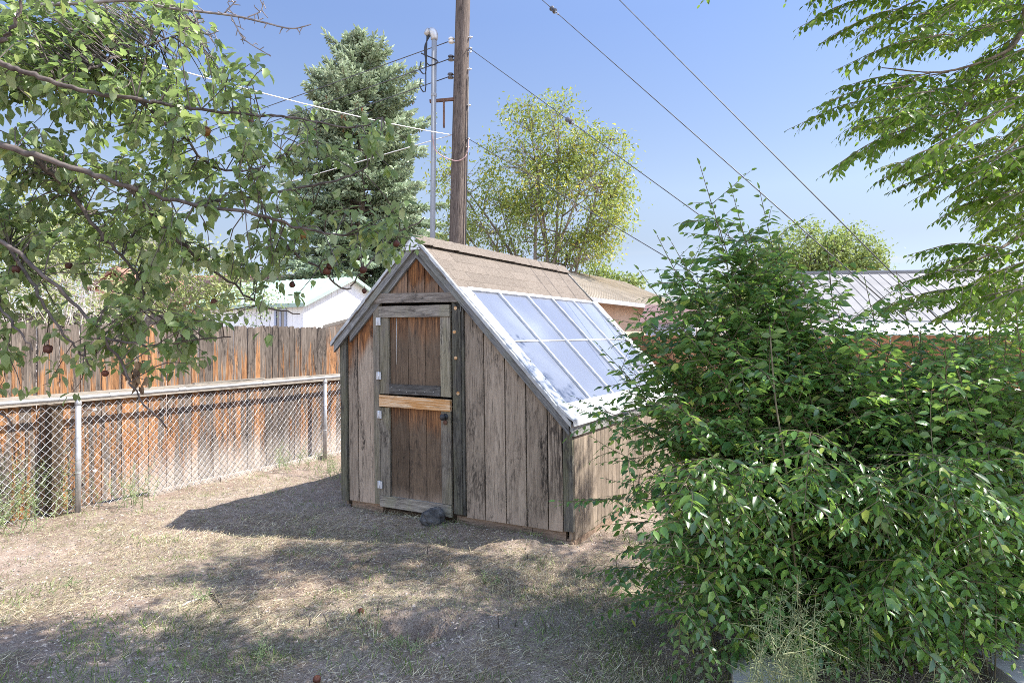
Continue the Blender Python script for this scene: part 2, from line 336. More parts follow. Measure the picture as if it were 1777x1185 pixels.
M['lime'] = leafmat('pale_shrub_leaf', [(0, (.13, .17, .06)), (.5, (.24, .29, .11)), (1, (.38, .39, .17))], trans=.35, tcol=(.5, .55, .2), rough=.6)
M['weed'] = leafmat('weed_leaf', [(0, (0.12, 0.18, 0.072)), (0.5, (0.24, 0.324, 0.144)), (1, (0.408, 0.456, 0.24))], trans=.3, tcol=(.4, .5, .2), rough=.6)
M['kochia'] = leafmat('dry_weed_leaf', [(0, (0.119, 0.162, 0.076)), (0.5, (0.221, 0.264, 0.136)), (1, (0.425, 0.408, 0.204))], trans=.25, tcol=(.3, .35, .15), rough=.7)
M['dead'] = leafmat('dead_leaf', [(0, (.10, .06, .04)), (1, (.28, .2, .12))], trans=.2, tcol=(.4, .3, .2), rough=.8)
def glass_mat():
    s = NT('greenhouse_glazing'); co = s.coord(); g = s.noise(co, 1.1, 2., .3); st = s.noise(s.vec(co, (1, 8, 1)), 3., 4.)
    col = s.mix(s.rng(g, .35, .7), (.175, .195, .255), (.24, .265, .325))
    p = s.pbsdf(col, s.rng(st, .3, .7, .06, .2), 0, .75)
    t = s.n('ShaderNodeBsdfTransparent'); s.put(t.inputs[0], (.82, .88, .98))
    mx = s.n('ShaderNodeMixShader'); s.l(s.rng(g, .2, .8, .80, .86), mx.inputs[0]); s.l(t.outputs[0], mx.inputs[1]); s.l(p, mx.inputs[2])
    return s.done(mx.outputs[0])
M['glass'] = glass_mat()
def dirt_mat():
    s = NT('dirt'); co = s.coord()
    a = s.noise(co, .9, 6., .4); b = s.noise(co, 9., 8., .2, .7); c = s.noise(co, 60., 5., 0, .7)
    col = s.mix(s.rng(a, .35, .65), (.265, .20, .16), (.375, .305, .25))
    col = s.mix(s.math('MULTIPLY', s.rng(b, .42, .62), .6), col, (.19, .13, .098))
    col = s.mix(s.math('MULTIPLY', s.rng(c, .56, .68), .7), col, (.50, .44, .38))
    d_ = s.noise(co, 170., 4., 0, .7); col = s.mix(s.math('MULTIPLY', s.rng(c, .46, .36), .7), col, (.11, .08, .062)); col = s.mix(s.math('MULTIPLY', s.rng(d_, .52, .66), .5), col, (.10, .08, .065)); col = s.mix(s.math('MULTIPLY', s.rng(d_, .42, .34), .45), col, (.56, .50, .44))
    h = s.math('ADD', s.math('MULTIPLY', b, 1.), s.math('MULTIPLY', c, .5))
    return s.done(s.pbsdf(col, .95, 0, .1, s.bump(h, .9, .03)))
M['dirt'] = dirt_mat()

# ------------------------------------------------------------------ ground
def hgt(x, y):
    h = .035 * mnoise.noise((x * .7, y * .7, 1.3)) + .022 * mnoise.noise((x * 2.3, y * 2.3, 4.)) + .014 * mnoise.noise((x * 6, y * 6, 9.))
    f = 1.0
    r = math.hypot(x, y - 5)
    if r > 9: f = max(0., 1 - (r - 9) / 4)
    h *= f
    d = math.hypot((x + .52) / 1.25, y - 3.97)
    h -= .26 * math.exp(-(d / .17) ** 4)
    h += .022 * math.exp(-((d - .30) / .09) ** 2) * (1 if y < 4.05 else .5)
    # loose soil banked against the shed
    tx = (x + 1.65) * .8796 - (y - 6.7) * .4757; ty = (x + 1.65) * .4757 + (y - 6.7) * .8796
    h += .04 * math.exp(-((ty + .18) / .22) ** 2) * (1 if 0 < tx < 2.2 else 0.2)
    if -.1 < tx < 2.5 and 0 < ty < 3.3: h -= .03
    return h
def axis_pts(a, b, step, far):
    mid = np.arange(a, b + 1e-6, step); g = np.array([.2, .5, 1, 2, 4, 8, 16, 40, 100, far])
    return np.concatenate([(a - g)[::-1], mid, b + g])
xs = axis_pts(-6, 4, .05, 400); ys = axis_pts(1.2, 9.5, .05, 400)
V = np.array([[x, y, hgt(x, y)] for y in ys for x in xs]); nx = len(xs)
i = np.arange(len(ys) - 1)[:, None] * nx + np.arange(nx - 1)[None]
Q = np.stack([i, i + 1, i + nx + 1, i + nx], -1).reshape(-1, 4)
g = link('ground', make_mesh('ground', V, [Q], np.full(len(V), .5), True), M['dirt']); g['kind'] = 'structure'

def vnoise(x, y, s, k=0.): return np.array([mnoise.noise((a * s, b * s, k)) for a, b in zip(x, y)])
def inside_shed(x, y):
    tx = (x + 1.65) * .8796 - (y - 6.7) * .4757; ty = (x + 1.65) * .4757 + (y - 6.7) * .8796
    return (tx > -.02) & (tx < 2.46) & (ty > -.02)
def behind_fence(x, y): return (-.8796 * (x + 4.13) + .4757 * (y - 6.5)) > .25
def scatter(n, pw=1.):
    u = rng.random(n); y = 2.4 + 7.4 * u ** (1.5 * pw); x = (rng.random(n) * 2 - 1) * .80 * y
    ok = (x < .5 * y + .6) & ~inside_shed(x, y) & ~behind_fence(x, y); return x[ok], y[ok]
def lay_blades(name, m, n, thr, k, L, W, tilt, label, cat, scale=1.1, pw=1., green=False, extra=None):
    x, y = scatter(n, pw); q = vnoise(x, y, scale, k) + .45 * vnoise(x, y, scale * 3.3, k + 5)
    if extra is not None: q = q + extra(x, y)
    ok = q + (rng.random(len(x)) - .5) * .5 > thr; x = x[ok]; y = y[ok]; n = len(x)
    z = np.array([hgt(a, b) for a, b in zip(x, y)])
    a = rng.random(n) * 2 * math.pi; t = np.abs(rng.normal(tilt, .26, n))
    if not green: a = np.where(rng.random(n) < .5, .5 + rng.normal(0, .5, n) + 3 * vnoise(x, y, .8, 33), a)
    D = np.stack([np.cos(a) * np.cos(t), np.sin(a) * np.cos(t), np.sin(t)], 1)
    lf = Leaves('T4'); N = np.stack([rng.normal(0, .4, n), rng.normal(0, .4, n), np.ones(n)], 1)
    lf.add(np.stack([x, y, z + (rng.random(n) * .014 if not green else 0)], 1), D, N, L * (.5 + rng.random(n)), W * (.7 + .6 * rng.random(n)))
    o = lf.build(name, m); o['kind'] = 'stuff'; o['label'] = label; o['category'] = cat; return o
def pile(cx, cy, rx, ry, a=1.): return lambda x, y: a * np.exp(-((x - cx) / rx) ** 2 - ((y - cy) / ry) ** 2)
p1 = pile(-1.9, 5.9, 1.1, .9, .7); p2 = pile(-.1, 4.7, .9, .5, .5); p3 = pile(-2.2, 4.9, 1.2, .7, .35)
lay_blades('dry_straw', M['straw'], 170000, .16, 0., .06, .0028, .14, 'pale dry straw strewn over the bare yard', 'straw', extra=lambda x, y: p1(x, y) + p2(x, y) + p3(x, y))
lay_blades('grass_clippings', M['clip'], 260000, .02, 40., .036, .0026, .2, 'grey green mown clippings lying in drifts on the soil', 'clippings', extra=lambda x, y: p1(x, y) * .8 + p2(x, y) + p3(x, y) * .5)
eg = lambda x, y: .75 * np.exp(-((x + 1.9) / .9) ** 2 - ((y - 3.55) / .4) ** 2) + .5 * np.exp(-((x - .7) / .6) ** 2 - ((y - 3.3) / .8) ** 2) + .35 * np.exp(-((x + 2.1) / .8) ** 2 - ((y - 8.1) / .8) ** 2) + .25 * np.exp(-((x - .55) / .35) ** 2 - ((y - 4.3) / .3) ** 2) - .1
lay_blades('short_grass', M['green'], 62000, .28, 80., .055, .0042, .85, 'short green grass regrowing in patches of the yard', 'grass', 2.4, green=True, extra=eg)
x, y = scatter(30000); mb = MB(); n = len(x)
sz = .004 + .009 * rng.random(n) ** 2.5; tet = np.array([[1, 0, -.3], [-.6, .9, -.3], [-.6, -.9, -.3], [0, 0, .6]])
A = rng.random(n) * 6.28; Vt = []
for q in range(n):
    c, s_ = math.cos(A[q]), math.sin(A[q]); t = tet * sz[q] * np.array([1.5, .8, .8])
    Vt.append(np.stack([t[:, 0] * c - t[:, 1] * s_ + x[q], t[:, 0] * s_ + t[:, 1] * c + y[q], t[:, 2] + hgt(x[q], y[q]) + .003], 1))
Ft = (np.array([[0, 1, 3], [1, 2, 3], [2, 0, 3]])[None] + (np.arange(n) * 4)[:, None, None]).reshape(-1, 3)
o = link('gravel', make_mesh('gravel', np.concatenate(Vt), [Ft], np.repeat(rng.random(n) ** .7, 4)), M['chips']); tag(o, 'pale gravel and wood chips scattered on the soil', 'gravel', kind='stuff')

mb = MB(); mb.prism([(2.2, .5), (7, .5), (7, 4.55), (3.4, 4.4), (2.45, 4.2)], (-.1, .06), 'z')
o = mb.build('patio', M['patio']); o['kind'] = 'structure'

# ------------------------------------------------------------------ the shed
TH = R(-28.4); c_, s_ = math.cos(TH), math.sin(TH)
SL = 3.12
def shear(V): V = V.copy(); V[:, 0] -= .014 * (V[:, 2] - .9); return V
def B(): return MB(shear)
shed = thing('garden_shed', 'weathered wooden greenhouse shed with steep gable roof, split door and sloping glazed side', 'shed', (-1.65, 6.7, 0), TH)
TA, ZA = .92, 2.6; ML, MR = .97, 1.05
def roofz(t): return ZA - ML * (TA - t) if t < TA else ZA - MR * (t - TA)
def board(mb, a, b, z0, y0, y1, drop=.07, z1=None, r=None):
    g = .006; a += g; b -= g
    f = lambda t: roofz(t) - drop if z1 is None else min(z1, roofz(t) - drop)
    pts = [(a, z0), (b, z0), (b, f(b))]
    if a < TA < b: pts.append((TA, f(TA)))
    pts.append((a, f(a))); mb.prism(pts, (y0, y1), 'y', r)
fw = B()
for a, b in ((.07, .193), (.193, .41), (1.415, 1.611), (1.611, 1.817), (1.817, 2.016), (2.016, 2.214), (2.214, 2.35)): board(fw, a, b, .09, -.012, .008)
for a, b in ((.41, .595), (.595, .80), (.80, .995), (.995, 1.15), (1.15, 1.415)): board(fw, a, b, 2.0, -.012, .008)
fw.build('front_wall', M['front'], shed)
bk = B()
for a, b in ((.0, .44), (1.36, 2.42)): board(bk, a, b, .1, .008, .03, .09)
board(bk, .44, 1.36, 2.0, .008, .03, .09); bk.build('wall_backing', M['post'], shed)
cp = B(); board(cp, -.02, .07, .085, -.03, .01, .09); cp.build('corner_post', M['post'], shed)
cp = B(); board(cp, 2.35, 2.445, .10, -.02, .012, .09); cp.build('corner_post', M['post'], shed)
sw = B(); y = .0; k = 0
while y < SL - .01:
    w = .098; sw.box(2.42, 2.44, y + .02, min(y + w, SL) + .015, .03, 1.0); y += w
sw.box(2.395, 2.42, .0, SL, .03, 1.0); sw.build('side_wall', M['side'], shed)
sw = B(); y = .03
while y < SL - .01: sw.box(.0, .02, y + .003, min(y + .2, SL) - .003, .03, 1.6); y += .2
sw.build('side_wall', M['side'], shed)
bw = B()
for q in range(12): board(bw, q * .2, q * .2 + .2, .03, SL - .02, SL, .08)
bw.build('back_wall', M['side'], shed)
for a_ in ((.08, .46, .02, .06, -.12, .092), (1.30, 1.95, .015, .055, -.12, .088), (1.955, 2.05, .01, .05, -.12, .085), (2.055, 2.36, .012, .052, -.12, .10), (1.3, 2.43, -.012, .008, -.14, .012), (2.365, 2.436, .012, SL, -.12, .03)):
    sk = B(); sk.box(*a_); sk.build('skirt_board', M['skirt'], shed)
fl = B(); fl.box(.02, 2.38, .06, SL - .03, -.06, .035); fl.build('floor', M['soil'], shed)
# shelves inside, seen faintly through the glazing
for x0_, x1_, z_ in ((.1, .55, .78), (1.75, 2.3, .62)):
    sf = B(); sf.box(x0_, x1_, .3, SL - .1, z_, z_ + .03)
    for yy in (.35, 1.5, SL - .2): sf.box(x0_ + .01, x0_ + .05, yy, yy + .04, .03, z_); sf.box(x1_ - .06, x1_ - .02, yy, yy + .04, .03, z_)
    sf.build('potting_shelf', M['side'], shed)
# jambs, post, header
j = B(); j.box(.408, .478, -.036, .01, .10, 2.0); j.build('door_jamb', M['trim'], shed)
j = B(); j.box(1.305, 1.392, -.04, .01, .115, 1.99); j.box(1.394, 1.418, -.03, .005, .112, 2.0)
pj = j.build('door_post', M['post'], shed)
for t, z in ((1.345, 1.93), (1.33, 1.72), (1.342, 1.49), (1.362, 1.18)): kn = B(); kn.lathe([(.017, 0), (.016, .006), (.008, .009)], (t, -.039, z), (0, -1, 0), 10); kn.build('knot', M['ply'], pj)
h = B(); h.prism([(.385, 1.995), (1.375, 1.985), (1.36, 2.075), (1.10, 2.072), (.46, 2.086)], (-.055, .0), 'y'); h.build('header_beam', M['beam'], shed)
# door, two leaves
def rail(mb, a, b, z0, z1, y0=-.036, y1=-.012): mb.box(a, b, y0, y1, z0, z1)
def leaf_door(z0, z1):
    d = B()
    for a, b in ((.49, .595), (.595, .8), (.8, .995), (.995, 1.172), (1.172, 1.275)): d.box(a + .003, b - .003, -.012, .004, z0, z1)
    d.box(.492, 1.272, .004, .016, z0 + .01, z1 - .01)
    return d
d1 = leaf_door(1.14, 1.955).build('door', M['doorwood'], shed); d1['label'] = 'upper leaf of the split door with dark lower rail'
q = B(); rail(q, .484, 1.282, 1.857, 1.962, -.045); q.build('door_rail', M['trimx'], d1)
for a, b in ((.484, .592), (1.174, 1.28)): q = B(); rail(q, a, b, 1.142, 1.855); q.build('door_stile', M['trim'], d1)
q = B(); rail(q, .594, 1.172, 1.145, 1.234, -.04)
q.build('door_rail', M['darkx'], d1)
for t in (.63, .72, .8, .9, 1.0, 1.1, 1.15): q = B(); q.lathe([(.0045, 0), (.003, .003)], (t, -.04, 1.165 + .05 * random.random()), (0, -1, 0), 6); q.build('nail_head', M['galv'], d1)
q = B(); q.tube([(.672, -.016, 1.85), (.67, -.017, 1.6), (.668, -.016, 1.42)], .0022, n=5); q.build('string', M['cable'], d1)
d2 = leaf_door(.12, 1.02).build('door', M['doorwood'], shed); d2['label'] = 'lower leaf of the split door under a raw plywood strip'
q = B(); q.prism([(.482, 1.024), (1.279, 1.016), (1.279, 1.118), (.482, 1.13)], (-.052, -.012), 'y'); q.build('plywood_strip', M['ply'], d2)
for a, b in ((.484, .592), (1.174, 1.278)): q = B(); rail(q, a, b, .188, 1.014); q.build('door_stile', M['trim'], d2)
q = B(); q.prism([(.472, .082), (1.276, .078), (1.276, .183), (.472, .186)], (-.04, -.012), 'y'); q.build('door_rail', M['trimx'], d2)
kb = B(); kb.lathe([(.03, 0), (.03, .006), (.014, .009), (.014, .028), (.027, .036), (.03, .05), (.022, .062), (.006, .066)], (1.222, -.036, .965), (0, -1, 0), 16); kb.build('door_knob', M['black'], d2, smooth=True)
kb = B(); kb.lathe([(.02, 0), (.02, .012), (.012, .016)], (1.222, -.036, .915), (0, -1, 0), 12); kb.build('lock', M['rust'], d2)
def hinge(z, par):
    q = B(); q.box(.446, .470, -.041, -.036, z - .035, z + .035); q.box(.486, .508, -.051, -.045, z - .035, z + .035)
    q.tube([(.478, -.046, z - .036), (.478, -.046, z + .036)], .0065, n=8)
    q.build('hinge', M['alu'], par)
for z, p in ((1.82, d1), (1.31, d1), (.945, d2), (.285, d2)): hinge(z, p)
# roof deck, drip edges, rake boards
Y0, Y1 = -.07, SL + .13
def off(t, dz): return (t, roofz(t) + dz)
def roofprism(t0, t1, d0, d1, y0, y1, name, m, par=shed):
    q = B(); q.prism([(t0, roofz(t0) + d0), (t1, roofz(t1) + d0), (t1, roofz(t1) + d1), (t0, roofz(t0) + d1)], (y0, y1), 'y'); return q.build(name, m, par)
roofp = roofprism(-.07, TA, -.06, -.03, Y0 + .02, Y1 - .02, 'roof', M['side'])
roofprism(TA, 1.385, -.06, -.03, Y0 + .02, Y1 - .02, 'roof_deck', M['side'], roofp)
roofprism(-.09, TA, -.036, .004, Y0 - .012, Y0 + .018, 'drip_edge', M['drip'], roofp)
roofprism(TA + .0005, 2.455, -.036, .004, Y0 - .012, Y0 + .018, 'drip_edge', M['drip'], roofp)
roofprism(-.06, TA, -.125, -.038, Y0 + .0, Y0 + .03, 'rake_board', M['rakel'], roofp)
roofprism(TA + .0005, 2.43, -.125, -.038, Y0 + .0, Y0 + .03, 'rake_board', M['raker'], roofp)
roofprism(.12, TA, -.20, -.10, -.04, -.013, 'rake_board', M['rakel'], roofp)
roofprism(TA + .0005, 1.40, -.20, -.10, -.04, -.013, 'rake_board', M['raker'], roofp)
q = B(); q.prism([(TA - .085, roofz(TA - .085) - .052), (TA + .078, roofz(TA + .078) - .052), (TA, ZA + .001)], (Y0 - .016, Y0 - .0125), 'y'); q.build('peak_plate', M['alu'], roofp)
roofprism(2.435, 2.455, -.09, -.012, Y0 + .02, Y1, 'fascia', M['drip'])
q = B(); q.box(2.442, 2.46, Y0 + .05, Y1 - .05, .875, .93); q.build('eave_board', M['rake'], shed)
roofprism(TA, 2.44, -.15, -.01, Y1 - .03, Y1, 'rake_board', M['rake'], roofp)
# shingles laid in courses
def slope_frame(side):
    d = nrm((1, 0, -MR)) if side > 0 else nrm((-1, 0, -ML)); n = nrm((MR, 0, 1)) if side > 0 else nrm((-ML, 0, 1)); return d, n
def shingles(side, length, name):
    d, n = slope_frame(side); q = B(); top = np.array([TA, 0, ZA]); cs = .135; rows = int(math.ceil(length / cs))
    for r_ in range(rows):
        a0 = r_ * cs - .04; a1 = min((r_ + 1) * cs, length); y = Y0 - .01 + (r_ % 2) * -.15
        while y < Y1:
            w = .30; ya, yb = max(y + .002, Y0 - .014), min(y + w - .002, Y1 + .01)
            if yb - ya > .03:
                lift = .0045 + random.random() * .0015; rr = random.random(); lo = a1 + random.uniform(-.002, .002)
                zz_ = random.uniform(-.0004, .0004); P = [top + d * max(r_ * cs + .001, 0) + n * -.029, top + d * lo + n * -.029, top + d * lo + n * (-.0188 + zz_), top + d * max(r_ * cs + .001, 0) + n * (-.0198 + zz_)]
                Vv = [p + np.array([0, yy, 0]) for yy in (ya, yb) for p in P]
                q.add(Vv, [(0, 1, 2, 3), (7, 6, 5, 4), (0, 4, 5, 1), (1, 5, 6, 2), (2, 6, 7, 3), (3, 7, 4, 0)], rr)
            y += w
    return q.build(name, M['shingle'], roofp)
shingles(1, .655, 'shingles'); shingles(-1, 1.40, 'shingles')
q = B(); y = Y0 - .014
while y < Y1:
    for side in (1, -1):
        d, n = slope_frame(side); curl = random.random() ** 3 * .014; rr = random.random()
        top = np.array([TA, 0, ZA + .002]); ye = min(y + .2, Y1 + .012)
        P = [(top + n * .0, y), (top + d * .13 + n * .001, y), (top + d * .13 + n * (.006 + curl), ye), (top + n * .012, ye)]
        V8 = [p + np.array([0, yy, 0]) for p, yy in P] + [p + n * .003 + np.array([0, yy, 0]) for p, yy in P]
        q.add(V8, [(3, 2, 1, 0), (4, 5, 6, 7), (0, 1, 5, 4), (1, 2, 6, 5), (2, 3, 7, 6), (3, 0, 4, 7)], rr)
    y += .145
q.build('ridge_cap', M['shingle'], roofp)
# glazing
d, n = slope_frame(1)
def gp(t, y, o=0.): return np.array([t, y, roofz(t)]) + n * o
def slab(t0, t1, y0, y1, o0, o1, name, m, par=shed):
    q = B(); Vv = [gp(t, y, o) for o in (o0, o1) for t in (t0, t1) for y in (y0, y1)]
    q.add(Vv, [(0, 1, 3, 2), (4, 6, 7, 5), (0, 4, 5, 1), (2, 3, 7, 6), (0, 2, 6, 4), (1, 5, 7, 3)]); return q.build(name, m, par)
bars = [.117, .645, 1.247, 1.856, 2.446, 3.075]; TM = 1.83
fr_ = slab(1.385, 2.33, Y0 + .02, .117, -.03, .010, 'glazing_frame', M['alu']); slab(1.385, 2.33, 3.075, Y1, -.03, .012, 'glazing_frame', M['alu'])
slab(1.372, 1.398, .118, 3.074, -.04, .006, 'glazing_frame', M['alu'])
for q_ in range(5):
    for a, b in ((1.40, TM - .006), (TM + .006, 2.325)):
        slab(a, b, bars[q_] + .008, bars[q_ + 1] - .008, -.022, -.012, 'glass_pane', M['glass'])
for b in bars[1:5]: slab(1.40, 2.33, b - .014, b + .014, -.02, .01, 'glazing_bar', M['alu'])
for q_ in range(5): slab(TM - .005, TM + .005, bars[q_] + .004, bars[q_ + 1] - .016, -.025, -.004, 'glazing_bar', M['alu'])
q = B(); a = gp(2.331, 0, -.028); b = np.array([2.475, 0, roofz(2.475) + .035])
a2, b2 = gp(2.331, 0, .016), b + np.array([0, 0, .012])
q.prism([(p[0], p[2]) for p in (a, b, b + np.array([0.004, 0, -.04]), b + np.array([.008, 0, -.04]), b2, a2)], (Y0 - .01, Y1), 'y'); q.build('eave_flashing', M['flash'], shed)
for t in np.linspace(1.45, 2.28, 7): q = B(); q.lathe([(.006, 0), (.004, .004)], gp(t, .095, .010), n, 6); q.build('screw_head', M['wire'], fr_)

# rock by the door
bm_pts = []
def rock(name, c, r, m, label, cat, seed, group=None):
    n1, n2 = 20, 13; V = []; 
    for i in range(n2 + 1):
        for j in range(n1):
            th = math.pi * i / n2; ph = 2 * math.pi * j / n1; p = np.array([math.sin(th) * math.cos(ph), math.sin(th) * math.sin(ph), math.cos(th)])
            k = 1 + .3 * mnoise.noise(Vector(p * 1.7) + Vector((seed, 0, 0))) + .16 * mnoise.noise(Vector(p * 5) + Vector((seed, 3, 0)))
            V.append(p * k * np.array(r))
    F = [(i * n1 + j, i * n1 + (j + 1) % n1, (i + 1) * n1 + (j + 1) % n1, (i + 1) * n1 + j) for i in range(n2) for j in range(n1)]
    mb = MB(); mb.add(V, F, .6); o = mb.build(name, m, None, c); tag(o, label, cat, group); return o
rock('rock', (-.70, 6.0, hgt(-.7, 6.) + .045), (.12, .085, .085), M['rock'], 'dark grey rock lying at the foot of the shed door', 'rock', 3.)

# ------------------------------------------------------------------ fences on the left
FA = R(61.6); dS = np.array([.4757, .8796, 0]); nW = np.array([-.8796, .4757, 0])
clf = thing('chain_link_fence', 'low galvanised chain link fence in front of the weathered board fence', 'fence', (-4.13, 6.5, 0), FA)
for sx in (-3.3, 0, 3.28, 6.6):
    q = MB(); q.tube([(sx, 0, -.1), (sx, 0, 1.03)], .026, n=14); q.lathe([(.03, 1.03), (.031, 1.05), (.02, 1.075), (.012, 1.12)], (sx, 0, 0), (0, 0, 1), 14); po = q.build('fence_post', M['galv'], clf, smooth=False)
    for z in (.38, .72): q = MB(); q.lathe([(.0285, 0), (.0285, .012)], (sx, 0, z), (0, 0, 1), 12); q.build('tie_band', M['mesh'], po)
q = MB(); q.tube([(-3.4, 0, 1.098), (1.5, 0, 1.095), (3.28, 0, 1.106), (6.7, 0, 1.11)], .021, n=12)
for sx in (-1.6, .3, 1.05, 2.2, 3.9, 5.): q.lathe([(.0245, 0), (.0245, .09)], (sx, 0, 1.098), (1, 0, 0), 12)
q.build('top_rail', M['galv'], clf)
q = MB(); P_ = .078; Hh = 1.05; nseg = 13; z0 = .02
for k in range(int(-3.3 / P_), int(6.6 / P_)):
    for dirn in (1, -1):
        x0 = k * P_; pts = []
        for i in range(nseg * 2 + 1):
            pts.append((x0 + dirn * i * P_ / 2, .028 + (.004 if (i + k) % 2 else -.004) * dirn, z0 + i * P_ / 2 + .004 * math.sin(k * 1.7 + i)))
        pts = [p for p in pts if -3.32 < p[0] < 6.6]
        if len(pts) > 2: q.tube(pts, .002, n=4, caps=False)
q.build('wire_mesh', M['mesh'], clf)
for z in (.36, .96):
    q = MB(); q.tube([(-.05, .03, z), (.06, .05, z + .01), (.18, .06, z)], .005, n=6); a = q.build('tie_rod', M['rust'], clf)
    q = MB(); q.lathe([(.008, 0), (.017, .01), (.012, .022), (.017, .034), (.008, .042)], (.17, .06, z), (.95, .3, 0), 10); q.build('insulator', M['cer'], a)

def board_fence(name, label, loc, rotz, x0, x1, hbase, w, m, rails, posts, mr, mp, seed, front=True, dog=.02, gap=.005, var=.03, lean=None):
    random.seed(seed); f = thing(name, label, 'fence', loc, rotz); q = MB(); x = x0
    while x < x1:
        ww = w * random.uniform(.9, 1.1); h = hbase + random.uniform(-var, var); ln = random.gauss(0, .006)
        if lean: ln += lean(x)
        t = .012 + random.uniform(0, .006); yy = random.uniform(-.003, .003)
        pts = [(x + gap / 2, .02), (x + ww - gap / 2, .02), (x + ww - gap / 2 + ln, h - dog - random.random() * .01), (x + ww - dog - gap / 2 + ln, h), (x + dog + gap / 2 + ln, h - random.random() * .006), (x + gap / 2 + ln, h - dog)]
        q.prism(pts, (yy, yy + t), 'y'); x += ww
    q.build('boards', m, f)
    for z in rails:
        r_ = MB(); r_.box(x0, x1, -.044 if front else .022, -.004 if front else .06, z - .045, z + .045); r_.build('rail', mr, f)
    for sx in posts:
        p = MB(); p.box(sx - .05, sx + .05, -.125 if front else .062, -.046 if front else .15, -.1, (1.04 if name == 'board_fence' and front else hbase - .25)); p.build('post', mp, f)
    return f
W0 = np.array([-4.13, 6.5, 0]) + nW * .17
board_fence('board_fence', 'tall weathered grey and orange board fence behind the chain link', W0, FA, -3.5, 7.2, 1.80, .1, M['fence'], (1.09,), (-2.6, -.16, 4.9), M['frail'], M['fpost'], 5, var=.012,
            lean=lambda x: .05 if 4.15 < x < 4.35 else (-.04 if 4.35 <= x < 4.6 else 0))
board_fence('board_fence', 'far grey picket topped fence beyond the board fence on the left', (-13.5, 12.5, 0), R(2), 0, 6.9, 2.08, .13, M['fencefar'], (1.6,), (.5, 3, 5.5), M['frail'], M['fpost'], 8, front=False)
q = MB(); random.seed(2); xx = .75; prev = .04
while xx < 5.4:
    w = random.uniform(.5, .9); z = .035 + random.uniform(-.01, .012)
    q.prism([(xx, -.1), (xx + w - .012, -.1), (xx + w - .012, z), (xx, prev)], (.045, .11), 'y'); prev = z + random.uniform(-.006, .006); xx += w
o = q.build('concrete_kerb', M['kerb'], None, (-4.13, 6.5, 0), FA); tag(o, 'pale concrete kerb along the foot of the board fence', 'kerb')
q = MB(); q.beam((1.35, .148, 1.142), (2.35, .146, 1.146), .04, .012); o = q.build('loose_board', M['frail'], None, (-4.13, 6.5, 0), FA)
tag(o, 'thin splintered board lying on the fence rail', 'board')
# new cedar fence on the right
board_fence('cedar_fence', 'new orange cedar privacy fence behind the leafy bush', (7.2, 6.18, 0), R(180 - 28.4), -1.0, 8.2, 1.69, .14, M['cedar'], (.35, 1.43), (0, 2.4, 4.8, 7.2), M['cedar'], M['cedar'], 9, front=True, dog=.02, gap=.0015, var=.003)

# ------------------------------------------------------------------ utility pole and wires
def polex(z): return -1.07 + .0243 * z
PY = 12.3
pole = thing('utility_pole', 'tall weathered timber utility pole standing behind the shed', 'utility pole', (polex(0), PY, 0))
q = MB(); zz = np.linspace(-.5, 11., 30); q.tube([(.0243 * z, 0, z) for z in zz], .158, .118, 20); q.build('pole', M['polewood'], pole, smooth=True)
PL = lambda z, dx=0, dy=0: np.array([.0243 * z + dx, dy, z])
for z in (6.98, 6.66, 6.34):
    q = MB(); q.box(-.20, -.12, -.02, .02, -.035, -.028, c=PL(z)); q.box(-.20, -.12, -.02, .02, .03, .037, c=PL(z)); q.box(-.125, -.11, -.02, .02, -.035, .037, c=PL(z)); b = q.build('bracket', M['galv'], pole)
    q = MB(); q.lathe([(.02, -.048), (.05, -.044), (.055, -.02), (.035, -.01), (.035, .01), (.055, .02), (.05, .044), (.02, .048)], PL(z, -.19, -.02), (0, 0, 1), 14); q.build('spool_insulator', M['cer'] if z > 6.9 else M['cerd'], b, smooth=False)
for z in (7.02, 6.82, 6.76, 6.45, 5.8, 5.2, 5.05): q = MB(); q.tube([PL(z, .0, -.05), PL(z, .19, -.06)], .012, n=6); q.lathe([(.028, 0), (.028, .012)], PL(z, .15, -.055), (1, 0, 0), 6); q.build('bolt', M['galv'], pole)
q = MB(); q.beam(PL(5.87, -.55, -.06), PL(5.91, -.10, -.06), .05, .05); q.box(-.165, -.135, -.1, -.04, 5.4, 5.87); q.build('mast_bracket', M['rust'], pole)
q = MB(); q.tube([PL(6.3, .14, -.08), PL(5, .15, -.08), PL(3.8, .155, -.08), PL(0, .165, -.08)], .012, n=6); q.build('ground_wire', M['wire'], pole)
q = MB(); q.tube(curve([PL(5.25, -.48, -.14), PL(4.95, -.40, -.17), PL(4.8, -.15, -.18), PL(4.78, .02, -.18), PL(4.9, .15, -.16), PL(5.2, .17, -.1)], 20), .009, n=5); q.build('wire_loop', M['pink'], pole)
mast = thing('service_mast', 'grey conduit mast with weatherhead strapped beside the utility pole', 'conduit mast', (-1.42, PY - .08, 0))
q = MB(); q.tube([(-.03, 0, 0), (0, 0, 3.4), (.028, 0, 6.98)], .047, n=14)
for z in (5.95,): q.lathe([(.052, 0), (.052, .05)], (.02, 0, z), (0, 0, 1), 14)
q.build('conduit', M['conduit'], mast, smooth=False)
q = MB(); q.tube(curve([(.028, 0, 6.96), (.028, 0, 7.03), (.0, 0, 7.10), (-.07, 0, 7.11), (-.12, 0, 7.05)], 12), [.056, .062, .068, .072, .075, .076, .076, .074, .07, .064, .055, .045], n=14); q.build('weatherhead', M['galv'], mast, smooth=True)
